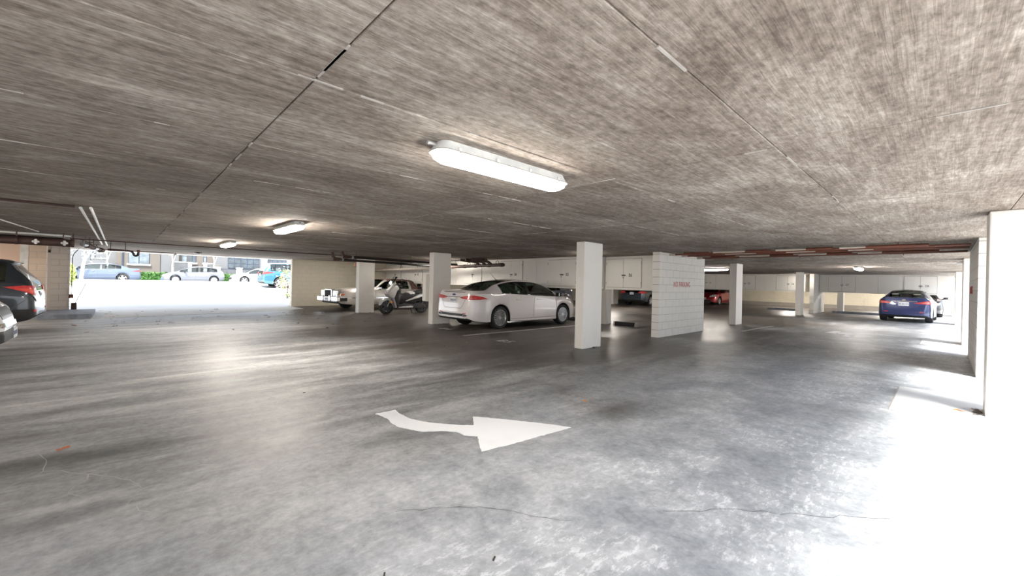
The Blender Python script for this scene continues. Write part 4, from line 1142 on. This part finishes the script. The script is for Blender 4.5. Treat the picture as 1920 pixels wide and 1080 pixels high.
# ---- blue sedan ---------------------------------------------------------------------------------
BLUE = stretch(SEDAN, L=4.55, H=.995, Wd=.955)
c = Car(BLUE, 'sedan', 'dark blue sedan seen from behind under the D8 locker', (26.1, 1.20, 0), -.03, carpaint('deep_blue', (0.012, 0.028, 0.12), .2), G_CLEAR, rim_n=7, rim_style='cover', seat=M_SEATLT, blackpillars=True)
c.patch('tail_light', [(.46, .865), (.2, .83), (-.08, .82), (-.22, .86), (-.22, .94), (-.06, .975), (.14, .95)], 150, M_TAIL, .014, label='red tail lamp')
c.patch('tail_lens', [(.28, .86), (.08, .85), (-.06, .86), (-.04, .92), (.12, .925)], 150, M_TAILLT, .02)
c.patch('chrome_bar', [(-.42, .925), (.42, .925), (.42, .95), (-.42, .95)], 180, M_CHROME, .012, mirror=False)
c.patch('badge', [(.07 * math.cos(a), 1.0 + .04 * math.sin(a)) for a in np.linspace(0, 2 * PI, 13)[:-1]], 180, M_CHROME, .014, mirror=False)
c.plate(180, .82, w=.34, h=.17)
c.seam('boot_seam', [(-.5, .90), (-.42, .70), (-.3, .67), (.3, .67), (.42, .70), (.5, .90)], 180)
for sg in (1, -1): c.patch('reflector', [(.5 * sg, .45), (.64 * sg, .46), (.64 * sg, .49), (.5 * sg, .48)], 180, M_TAIL, .01, mirror=False)
c.mirror(2.3, .99, .86, carpaint('deep_blue', None)); c.handles((.66, 1.5), .84, carpaint('deep_blue', None))

# ---- dark SUV at the left -----------------------------------------------------------------------
c = Car(SUV, 'suv', 'dark grey SUV whose rear corner shows at the left edge', (-2.28, 14.28, 0), PI, carpaint('graphite', (0.035, 0.042, 0.052), .4), G_DARK, cat='SUV', rim_n=5, rim_style='five', cladding=True)
c.patch('tail_light', [(-.34, 1.035), (-.10, 1.065), (.16, 1.06), (.22, .96), (.18, .86), (.04, .86), (-.12, .94)], 128, M_TAIL, .02, label='red tail lamp with pale lower lens')
c.patch('tail_lens', [(-.20, 1.0), (-.02, .91), (.14, .89), (.16, 1.01)], 128, plain('tail_bright', (.85, .12, .09), .15, coat=1), .026)
c.patch('reversing_lens', [(.02, .86), (.17, .86), (.19, .72), (.14, .72)], 128, M_CLEAR, .022)
c.patch('rear_panel', [(-.55, .75), (.55, .75), (.6, .95), (-.6, .95)], 180, M_CHROME, .008, mirror=False)
c.patch('rear_reflector', [(.02, .50), (.12, .51), (.12, .55), (.02, .55)], 150, M_TAIL, .012)
c.plate(180, .86); c.mirror(2.2, 1.06, .90, carpaint('graphite', None)); c.handles((.5, 1.5), .95, carpaint('graphite', None))
bm = bmesh.new(); prism(bm, [(-.66, 1.56), (-.28, 1.645), (-.1, 1.655), (-.1, 1.62), (-.62, 1.535)], -.62, .62, 'Y', .012, 2); link('spoiler', finish(bm, smooth=40), M_TRIMBLK, c.root)
# ---- silver car at the left edge ------------------------------------------------------------------
c = Car(SUV, 'crossover', 'silver crossover nose with number plate cut off by the left edge', (-4.80, 9.72, 0), 0, carpaint('bright_silver', (0.55, 0.56, 0.58), .5), G_DARK, cat='SUV', rim_n=5, rim_style='five')
c.patch('headlight', [(-.24, .76), (.14, .80), (.30, .92), (.06, .95), (-.22, .90)], 40, M_CLEAR, .012, label='clear headlamp')
c.patch('headlight_bulb', [(-.02 + .07 * math.cos(a), .855 + .06 * math.sin(a)) for a in np.linspace(0, 2 * PI, 11)[:-1]], 40, M_TRIMBLK, .02)
c.patch('headlight_projector', [(-.02 + .04 * math.cos(a), .855 + .035 * math.sin(a)) for a in np.linspace(0, 2 * PI, 11)[:-1]], 40, M_CLEAR, .03)
c.patch('front_grille', [(-.40, .66), (.40, .66), (.44, .82), (-.44, .82)], 0, M_TRIMBLK, .006, mirror=False)
c.patch('chrome_bumper_strip', [(-.62, .55), (.62, .55), (.64, .61), (-.64, .61)], 0, M_CHROME, .014, mirror=False)
c.patch('lower_grille', [(-.62, .34), (.62, .34), (.58, .50), (-.58, .50)], 0, M_TRIMBLK, .006, mirror=False)
c.plate(0, .42, frame=M_CHROME, w=.31, h=.16, dy=.22); c.mirror(2.2, 1.06, .90, carpaint('bright_silver', None))
c.patch('fog_lamp', [(-.12 + .08 * math.cos(a), .33 + .03 * math.sin(a)) for a in np.linspace(0, 2 * PI, 11)[:-1]], 20, plain('yellow_lens', (.75, .8, .2), .3), .012)

# ---- silver classic with maroon half roof ---------------------------------------------------------
c = Car(BOXY, 'classic_sedan', 'silver classic sedan with chrome grille and maroon half vinyl roof', (10.68, 18.72, 0), PI + .10, carpaint('old_silver', (0.50, 0.475, 0.45), .25), G_CLEAR, rim_n=16, rim_style='classic', roofmat=plain('maroon_vinyl', (0.14, 0.075, 0.065), .7), blackpillars=False)
FX = 5.45 - 1.30
g = empty('grille', (FX, 0, .64)); g.parent = c.root
box('grille_shell', -.12, .06, -.30, .30, -.10, .28, M_CHROME, g, .02, 2)
for k in range(9): box('grille_bar', .06, .075, -.25 + k * .0625 - .008, -.25 + k * .0625 + .008, -.07, .24, M_RIMDARK, g)
for sg in (1, -1):
    hl = box('headlight', FX - .05, FX + .015, min(sg * .36, sg * .72), max(sg * .36, sg * .72), .66, .84, M_CLEAR, c.root, .012, 2)
    box('headlight_bezel', FX - .06, FX + .008, min(sg * .34, sg * .74), max(sg * .34, sg * .74), .64, .86, M_CHROME, c.root, .008)
    mk = box('corner_lamp', FX - .30, FX - .06, min(sg * .84, sg * .905), max(sg * .84, sg * .905), .66, .74, M_AMBER, c.root, .01)
    box('bumper_guard', FX + .10, FX + .16, min(sg * .28, sg * .36), max(sg * .28, sg * .36), .40, .66, M_CHROME, c.root, .015, 2)
    box('bumper_end', FX - .34, FX - .02, min(sg * .86, sg * .95), max(sg * .86, sg * .95), .42, .58, M_TRIMBLK, c.root, .015)
box('front_bumper', FX - .05, FX + .11, -.93, .93, .40, .60, M_CHROME, c.root, .03, 3)
c.plate(0, .50)
pl = c.root.children[-1]
for o in c.root.children:
    if o.name.startswith('license_plate'): o.location.x = FX + .115
box('rear_bumper', -1.38, -1.25, -.93, .93, .42, .60, M_CHROME, c.root, .03, 3)
c.side_patch('chrome_strip', [(-1.1, .555), (3.9, .54), (3.9, .565), (-1.1, .58)], M_CHROME, .012); c.mirror(2.35, .97, .92, M_CHROME)
c.side_patch('roof_chrome', [(.60, .94), (.63, .94), (.66, 1.34), (.63, 1.34)], M_CHROME, .012)

# ---- cars farther in -------------------------------------------------------------------------------
c = Car(SEDAN, 'sedan', 'slate grey sedan nose facing the white sedan under the lockers', (15.95, 14.0, 0), PI, carpaint('slate', (0.07, 0.075, 0.10), .3), G_DARK, rim_n=10)
c.patch('headlight', [(-.28, .64), (.12, .68), (.22, .75), (.05, .77), (-.25, .72)], 42, M_CLEAR, .01); c.patch('front_grille', [(-.5, .40), (.5, .40), (.56, .6), (-.56, .6)], 0, M_TRIMBLK, .006, mirror=False); c.mirror(2.48, 1.0, .9, carpaint('slate', None))
c = Car(SUV, 'wagon', 'dark blue-grey wagon seen from behind under the B6 locker', (26.1, 14.6, 0), 0, carpaint('ink_blue', (0.03, 0.045, 0.06), .4), G_DARK, cat='SUV', rim_n=5, rim_style='five', seat=M_SEATLT)
c.patch('tail_light', [(.34, .90), (.1, .84), (-.2, .84), (-.25, .96), (.0, 1.0), (.25, .97)], 145, M_TAIL, .02, label='red tail lamp'); c.plate(180, .84)
c.patch('rear_glass', [(-.55, 1.10), (.55, 1.10), (.50, 1.46), (-.50, 1.46)], 180, plain('dark_rear_glass', (.25, .30, .36), .05, coat=1), .006, mirror=False)
c.patch('rear_trim', [(-.6, 1.0), (.6, 1.0), (.6, 1.05), (-.6, 1.05)], 180, M_CHROME, .008, mirror=False)
c = Car(stretch(HATCH, L=4.5), 'sedan', 'red car facing the camera under the D4 locker', (36.6, 12.9, 0), PI, carpaint('cherry_red', (0.36, 0.012, 0.018), .3), G_DARK, rim_n=7, rim_style='five')
c.patch('headlight', [(-.34, .60), (.10, .66), (.22, .80), (.02, .82), (-.30, .70)], 40, M_CLEAR, .012); c.plate(0, .50, w=.34, h=.17)
c.patch('lower_grille', [(-.6, .25), (.6, .25), (.5, .4), (-.5, .4)], 0, M_TRIMBLK, .006, mirror=False); c.mirror(2.1, .98, .86, carpaint('cherry_red', None))
c = Car(SEDAN, 'sedan', 'black sedan nose partly hidden behind the blue sedan', (35.6, 0.95, 0), PI, carpaint('black', (0.012, 0.013, 0.016), .2), G_DARK, rim_n=10)
c.patch('headlight', [(-.28, .64), (.12, .68), (.22, .77), (.05, .79), (-.25, .74)], 42, M_CLEAR, .012); c.patch('front_grille', [(-.5, .40), (.5, .40), (.56, .6), (-.56, .6)], 0, M_TRIMBLK, .006, mirror=False); c.mirror(2.48, 1.03, .92, carpaint('black', None))

# ---- scooter ---------------------------------------------------------------------------------------
M_SCR = plain('scooter_rim', (0.10, 0.10, 0.11), .35, .6); M_SCW = plain('scooter_white', (0.52, 0.51, 0.50), 0.3, coat=.8); M_SCB = plain('scooter_black', (0.018, 0.018, 0.02), 0.3, coat=.5)
t = empty('scooter', (9.28, 15.32, 0), PI, 'black and white maxi scooter parked between the pillars', 'scooter')   # x forward, rear wheel at 0
def sc_wheel(x, R, w, parent):
    ty, bk, rm = wheel_meshes(R, w, 5, 'five'); rm = rm.copy(); rm.materials.clear(); rm.materials.append(M_SCR)
    o = link('wheel', ty, None, parent, (x, 0, R)); link('rim', rm, None, o); o2 = link('rim', rm, None, o); o2.rotation_euler = (0, 0, PI)
    return o
sc_wheel(0, .285, .13, t); sc_wheel(1.58, .30, .11, t)
def sp(name, poly, w, mat, bev=.02): return prismo(name, poly, -w, w, mat, t, 'Y', bev, 2)
sp('front_fender', [(1.36, .52), (1.44, .62), (1.58, .65), (1.74, .60), (1.84, .48), (1.88, .36), (1.84, .36), (1.76, .50), (1.58, .57), (1.44, .53), (1.38, .40), (1.32, .30), (1.28, .33)], .075, M_SCW, .012)
for sg in (-1, 1): pipe('fork_leg', [(1.58, sg * .085, .30), (1.36, sg * .085, .80)], .022, M_STEEL, t, 8)
sp('nose_fairing', [(1.30, .60), (1.52, .70), (1.60, .80), (1.56, .92), (1.40, 1.08), (1.22, 1.16), (1.12, 1.10), (1.14, .85)], .21, M_SCW, .05)
sp('leg_shield', [(1.14, .36), (1.32, .34), (1.36, .62), (1.20, .98), (1.06, 1.0), (1.08, .6)], .24, M_SCB, .04)
sp('shield_edge', [(1.22, .26), (1.30, .24), (1.42, .60), (1.36, .66)], .25, plain('scooter_grey', (.22, .22, .23), .4), .02)
sp('floor_board', [(.45, .24), (1.2, .22), (1.2, .40), (.9, .44), (.6, .42), (.42, .34)], .22, M_SCB, .03)
sp('lower_strip', [(.52, .245), (1.16, .25), (1.16, .285), (.6, .33), (.5, .30)], .232, M_SCW, .01)
sp('centre_tunnel', [(.35, .42), (1.1, .44), (1.1, .78), (.95, .84), (.75, .78), (.3, .80)], .17, M_SCB, .04)
sp('tail_body', [(-.42, .78), (.1, .52), (.75, .45), (.85, .62), (.4, .76), (-.3, .90), (-.46, .90)], .19, M_SCB, .04)
sp('tail_stripe', [(.78, .50), (.84, .53), (.3, .74), (-.30, .88), (-.38, .85), (.2, .66)], .196, M_SCW, .012)
sp('seat', [(-.40, .90), (-.1, .87), (.25, .80), (.72, .76), (.78, .82), (.62, .90), (.28, .88), (.20, .96), (-.35, 1.02)], .165, M_SCB, .04)
sp('seat_grey_cover', [(.38, .79), (.62, .78), (.72, .86), (.60, .93), (.40, .90)], .17, M_SCW, .03)
sp('dash_cowl', [(.95, 1.02), (1.22, 1.12), (1.16, 1.24), (1.0, 1.2)], .16, M_SCB, .03)
ws_ = prismo('windscreen', [(1.42, 1.06), (1.44, 1.07), (1.12, 1.50), (1.10, 1.49)], -.16, .16, glassmat('screen_smoke', (.8, .85, .88), .7), t, 'Y', 0, 1)
sp('screen_base', [(1.46, 1.0), (1.48, 1.02), (1.30, 1.24), (1.27, 1.22)], .13, M_SCW, .008)
sp('headlight', [(1.54, .80), (1.60, .84), (1.54, .96), (1.46, .98)], .13, M_CLEAR, .02)
pipe('handlebar', [(1.02, -.36, 1.14), (1.12, -.15, 1.16), (1.12, .15, 1.16), (1.02, .36, 1.14)], .017, M_SCB, t, 8)
for sg in (-1, 1):
    pipe('grip', [(1.03, sg * .24, 1.15), (1.01, sg * .38, 1.135)], .024, M_RUBBER, t, 8)
    m = empty('mirror', (1.08, sg * .24, 1.16)); m.parent = t
    pipe('stem', [(0, 0, 0), (.02, sg * .05, .14), (.02, sg * .10, .20)], .008, M_SCB, m, 6)
    bm = bmesh.new(); bx(bm, .0, .035, sg * .10 - .07, sg * .10 + .07, .17, .26, .015, 2); link('mirror_shell', finish(bm, smooth=50), M_SCB, m)
    box('indicator', 1.40, 1.50, sg * .16 - .03, sg * .16 + .03, .44, .53, plain('amber_bright', (.85, .35, .08), .3), t, .02, 2)
sp('exhaust', [(-.30, .26), (.30, .20), (.32, .30), (-.28, .40)], .03, M_STEEL, .015); t.children[-1].location.y = -.17
sp('swing_engine', [(-.1, .18), (.5, .20), (.55, .42), (.1, .46), (-.12, .36)], .12, M_RIMDARK, .03)
pipe('centre_stand', [(.42, -.14, .24), (.34, -.17, .01), (.34, .17, .01), (.42, .14, .24)], .016, M_SCB, t, 8)
sp('rear_mudguard', [(-.36, .60), (-.1, .62), (-.34, .36), (-.44, .34)], .07, M_SCB, .01); sp('tail_lamp', [(-.48, .82), (-.44, .82), (-.44, .90), (-.50, .91)], .10, M_TAIL, .01)
# ------------------------------------------------------------------ driveway and street
M_DRIVE = mk_paint('driveway_concrete', (0.70, 0.70, 0.69), (0.55, 0.55, 0.54), 0.2, rough=.9)
M_ROAD = mk_paint('street_asphalt', (0.2, 0.2, 0.2), (0.15, 0.15, 0.15), 0.3, rough=.9)
bm = bmesh.new(); prism(bm, [(22.2, -.2), (22.2, 0), (24, .10), (33.5, .97), (35.0, 1.0), (36.5, .92), (38.5, .72), (38.5, -.2)], -14, 30, 'X')
tag(link('driveway', finish(bm, smooth=20), M_DRIVE), 'sunlit white driveway ramp rising to the street', kind='structure')
tag(box('street', -40, 70, 38.5, 49.0, .3, .70, M_ROAD), 'street beyond the driveway', kind='structure')
tag(box('sidewalk', -40, 70, 49.0, 53.2, .3, .82, M_ROAD), 'far sidewalk in front of the beige building', kind='structure')
SZ = .70
def street_car(sp_, name, label, x, y, rz, paint, z=SZ, **kw):
    return Car(sp_, name, label, (x, y, z), rz, paint, G_STREET, group='cars parked on the street', **kw)
c = street_car(stretch(SEDAN, L=4.75), 'sedan', 'pale blue-grey sedan parked across the street at the left', 0.15, 44.4, PI, carpaint('ice_blue', (0.10, 0.13, 0.19), .2), rim_n=5, rim_style='five')
c.patch('tail_light', [(-.40, .90), (-.05, .98), (.25, .95), (.2, .88)], 130, M_TAIL, .012); c.mirror(2.4, 1.0, .9, M_TRIMBLK); c.handles((.7, 1.6), .86, M_CHROME)
c = street_car(HATCH, 'hatchback', 'silver hatchback parked in the middle of the street view', 5.92, 44.6, PI, carpaint('pale_silver', (0.16, 0.17, 0.195), .2), rim_n=8, rim_style='cover')
c.patch('headlight', [(-.34, .60), (.10, .66), (.22, .78), (.02, .80), (-.30, .70)], 40, M_CLEAR, .012); c.mirror(2.0, .98, .86, M_TRIMBLK); c.patch('lower_grille', [(-.6, .26), (.6, .26), (.55, .4), (-.55, .4)], 0, plain('grille_blue', (.12, .18, .32), .4), .006, mirror=False)
c = street_car(SEDAN, 'sedan', 'white sedan across the street behind the teal car', 10.95, 44.2, PI, carpaint('street_white', (0.80, 0.80, 0.79)), rim_n=5, rim_style='five')
c.mirror(2.48, 1.0, .9, M_TRIMBLK); c.patch('front_grille', [(-.5, .40), (.5, .40), (.56, .6), (-.56, .6)], 0, M_TRIMBLK, .006, mirror=False)
bm = bmesh.new(); bx(bm, 5.6, 30, 27.0, 32.6, .2, .66); tag(link('parking_terrace', finish(bm), M_DRIVE), 'raised paving beside the driveway', kind='structure')
c = street_car(SUV, 'suv', 'teal SUV tail at the right of the street view', 7.55, 30.6, 0, carpaint('teal', (0.02, 0.12, 0.18), .2), z=.66, cat='SUV', rim_n=5, rim_style='five')
c.patch('tail_light', [(-.50, 1.02), (-.12, 1.065), (.16, 1.06), (.22, .96), (.16, .86), (-.18, .94)], 128, M_TAIL, .02); c.plate(180, .86)
# ---- beige building
M_BEIGE = mk_paint('beige_stucco', (0.125, 0.108, 0.092), (0.10, 0.09, 0.08), .2); M_GREYST = mk_paint('grey_stucco', (0.14, 0.142, 0.147), (0.12, 0.12, 0.125), .2)
M_FRAME = plain('blue_frame', (0.03, 0.05, 0.08), .4); M_PANE = plain('window_pane', (0.13, 0.17, 0.20), .08, coat=1.0, var=.3, scale=1.5); M_PANED = plain('window_pane_dark', (0.025, 0.045, 0.065), .06, coat=1.0, var=.4, scale=2.5)
BY = 53.6
b = empty('apartment_building', (0, BY, .6), 0, 'beige apartment building with blue-framed windows across the street', 'building')
def seg(x0, x1, y, mat, z1=5.0, name='wall'): return box(name, x0, x1, y, 3, 0, z1, mat, b)
seg(-12, -4.0, .3, M_BEIGE); seg(-4.0, -.28, .25, M_GREYST); seg(-.28, 2.84, -.1, M_BEIGE); seg(2.84, 4.3, .0, M_GREYST); seg(4.3, 7.3, .35, M_BEIGE); seg(7.3, 8.4, .0, M_GREYST); seg(8.4, 11.6, -.05, M_GREYST); seg(11.6, 16.5, -.1, mk_paint('white_stucco', (.34, .335, .33), amt=.1)); seg(16.5, 30, 0, M_BEIGE)
def win(x0, x1, z0, z1, y, nx, nz, mat=M_PANE, sill=True):
    f = box('window', x0, x1, y - .05, y, z0, z1, M_FRAME, b)
    for i in range(nx):
        for k in range(nz):
            w_, h_ = (x1 - x0) / nx, (z1 - z0) / nz
            box('pane', x0 + i * w_ + .035, x0 + (i + 1) * w_ - .035, y - .065, y - .04, z0 + k * h_ + .03, z0 + (k + 1) * h_ - .03, mat, f)
    if sill: box('sill', x0 - .1, x1 + .1, y - .15, y, z0 - .14, z0, M_WHITEMETAL, b)
win(.55, 2.05, 1.77, 3.0, -.1, 2, 1); win(.55, 2.05, 3.0, 3.6, -.1, 2, 1, sill=False)
win(-2.0, -1.7, 2.0, 3.3, .25, 1, 2, sill=False)
win(4.55, 4.98, 2.1, 3.4, .35, 1, 2); win(5.1, 5.72, 2.1, 3.4, .35, 2, 1, M_PANED); win(6.35, 6.6, 2.1, 3.4, .35, 1, 2)
win(8.45, 11.4, 1.65, 3.2, -.05, 5, 3, M_PANED, False); win(12.2, 14.2, 1.95, 3.2, -.1, 4, 3, M_PANED, False)
box('downpipe', .1, .2, -.2, -.1, 0, 5, M_FRAME, b)
# low garden walls, posts, railing
def lowwall(x0, x1, h, label, mat=M_GREYST, y=53.0):
    t = empty('garden_wall', (x0, y, .8), 0, label, 'wall', 'low garden walls'); box('wall_body', 0, x1 - x0, 0, .2, 0, h, mat, t); box('coping', -.03, x1 - x0 + .03, -.03, .23, h, h + .08, M_WHITEMETAL, t)
lowwall(-1.9, -.85, 1.9, 'low grey garden wall behind the blue-grey car'); lowwall(3.95, 4.95, 1.85, 'low grey garden wall behind the silver hatchback'); lowwall(6.6, 7.2, 1.8, 'low grey garden wall beside the railing')
def post(x, h, label, y=52.5, w=.3):
    t = empty('gate_pillar', (x, y, .8), 0, label, 'gate pillar', 'white gate pillars'); box('pillar_body', 0, w, 0, w, 0, h, M_WHITEMETAL, t, .02); box('pillar_cap', -.04, w + .04, -.04, w + .04, h, h + .08, M_WHITEMETAL, t)
post(4.95, 1.85, 'white gate pillar above the silver hatchback roof'); post(6.2, 1.85, 'white gate pillar right of the hatchback roof'); post(7.2, 1.45, 'white gate pillar carrying a planter', w=.45); post(9.1, 1.45, 'white gate pillar in the middle of the railing', w=.5)
t = empty('railing', (7.7, 52.7, .8), 0, 'dark metal railing before the gridded windows', 'railing')
for z in (.2, 1.3): box('rail', 0, 4.4, -.02, .02, z, z + .05, M_FRAME, t)
for k in range(36): box('picket', k * .12, k * .12 + .02, -.01, .01, .2, 1.3, M_FRAME, t)
t = empty('planter', (7.2, 52.5, 2.33), 0, 'small planter bowl on a white gate pillar', 'planter')
bm = bmesh.new(); lathe(bm, [(.0, 0), (.16, 0), (.34, .22), (.30, .24), (.0, .2)], 16, 'Z', (.22, .22, 0)); link('bowl', finish(bm, smooth=40), M_MORTAR, t)
def leaves(name, label, cat, vol, n, sz, cols, kind=None, parent=None):
    """random leaf quads inside a callable volume"""
    t = NT(name + '_leaves'); oi = t.pos(); nz = t.noise(oi, 6, 2)
    t.col(t.ramp(nz, [(0.3, cols[0]), (0.7, cols[1])])); t.rough(.6); t.b.inputs['Transmission Weight'].default_value = 0
    bm = bmesh.new()
    for _ in range(n):
        p = Vector(vol()); a = Vector((rnd.gauss(0, 1), rnd.gauss(0, 1), rnd.gauss(0, 1))).normalized(); b_ = a.orthogonal().normalized(); s_ = sz * rnd.uniform(.6, 1.3)
        vs = [bm.verts.new(p + a * s_ * x + b_ * s_ * .5 * y) for x, y in ((-1, 0), (0, -1), (1, 0), (0, 1))]
        bm.faces.new(vs)
    o = link('foliage' if parent else name, finish(bm, recalc=False), t.m, parent)
    if label: tag(o, label, cat)
    if kind: o['kind'] = kind
    return o
def hedge(x0, x1, label, h=.75):
    t = empty('hedge', ((x0 + x1) / 2, 51.4, .8), 0, label, 'hedge', 'clipped green hedges'); L = (x1 - x0) / 2
    leaves('hedge', None, None, lambda: (rnd.uniform(-L, L), rnd.uniform(-.4, .4), rnd.uniform(.05, h) + rnd.uniform(-.1, .12)), int(1500 * L), .08, ((.018, .07, .008), (.07, .18, .022)), parent=t)
    box('hedge_core', -L + .1, L - .1, -.3, .3, 0, h - .1, plain('hedge_core_green', (.05, .14, .03), .9), t)
hedge(1.0, 3.3, 'bright green hedge left of the silver hatchback'); hedge(7.4, 9.0, 'bright green hedge right of the silver hatchback')
def tree(x, y, z, h, label, crown=None, cols=((.25, .3, .12), (.5, .5, .3)), n=300, lean=0.0, bark=(.55, .52, .48), r=.1, name='street_tree'):
    t = empty(name, (x, y, z), 0, label, 'tree', 'trees by the street')
    mt = plain(name + 'bark%d' % (int(bark[0] * 100)), bark, .9, var=.25)
    pipe('trunk', [(0, 0, 0), (lean * .3, 0, h * .35), (lean * .6, 0, h * .55)], r, mt, t, 8, [r, r * .8, r * .65])
    for k in range(7):
        a = k * 0.9; q = h * (.5 + .04 * k)
        pipe('branch', [(lean * .55, 0, q * .95), (lean + .22 * math.cos(a), .2 * math.sin(a), q + h * .2), (lean + .5 * math.cos(a), .45 * math.sin(a), q + h * .42)], r * .4, mt, t, 6, [r * .5, r * .33, r * .15])
    if crown: leaves(name, None, None, lambda: (lean + rnd.gauss(0, crown), rnd.gauss(0, crown), h * .85 + rnd.gauss(0, crown * .8)), n, .13, cols, parent=t)
tree(-.85, 51.9, .8, 3.6, 'slim pale tree behind the blue-grey car', .35, n=60); tree(3.7, 51.9, .8, 3.6, 'slim pale tree behind the silver hatchback front', .35, n=90); tree(7.0, 51.9, .8, 3.6, 'slim pale tree right of the hatchback', .35, n=60)
tree(-1.95, 41.0, .7, 3.2, 'pale white-barked tree standing in front of the blue-grey car hood', .7, ((.35, .36, .33), (.7, .7, .66)), 160, .3, (.62, .6, .58), .12)
def shrub(x, y, z, rx, rz_, label, cols, n, sz=.09, name='shrub'):
    t = empty(name, (x, y, z), 0, label, 'shrub', 'shrubs by the driveway')
    def vol():
        a, b_ = rnd.uniform(0, 2 * PI), rnd.uniform(-1, 1); q = rnd.uniform(.5, 1) ** .5; c_ = math.sqrt(1 - b_ * b_)
        return (rx * q * c_ * math.cos(a), rx * q * c_ * math.sin(a), rz_ * (1 + q * b_))
    leaves(name, None, None, vol, n, sz, cols, parent=t)
    pipe('stem', [(0, 0, 0), (.03, 0, rz_)], .03, M_RUST, t, 6)
shrub(-1.95, 30.5, .7, .32, .6, 'yellow-green shrub beside the entrance corner', ((.25, .32, .06), (.5, .55, .18)), 700)
shrub(6.75, 25.2, .2, .42, .85, 'flowering shrub with pink blossoms beside the wall end', ((.16, .27, .07), (.45, .42, .22)), 500, .06, 'flowering_shrub')
t = bpy.data.objects['flowering_shrub']
leaves('blossom', None, None, lambda: (rnd.gauss(-.1, .25), rnd.gauss(0, .25), .9 + rnd.gauss(0, .35)), 260, .05, ((.75, .45, .45), (.9, .8, .78)), parent=t)
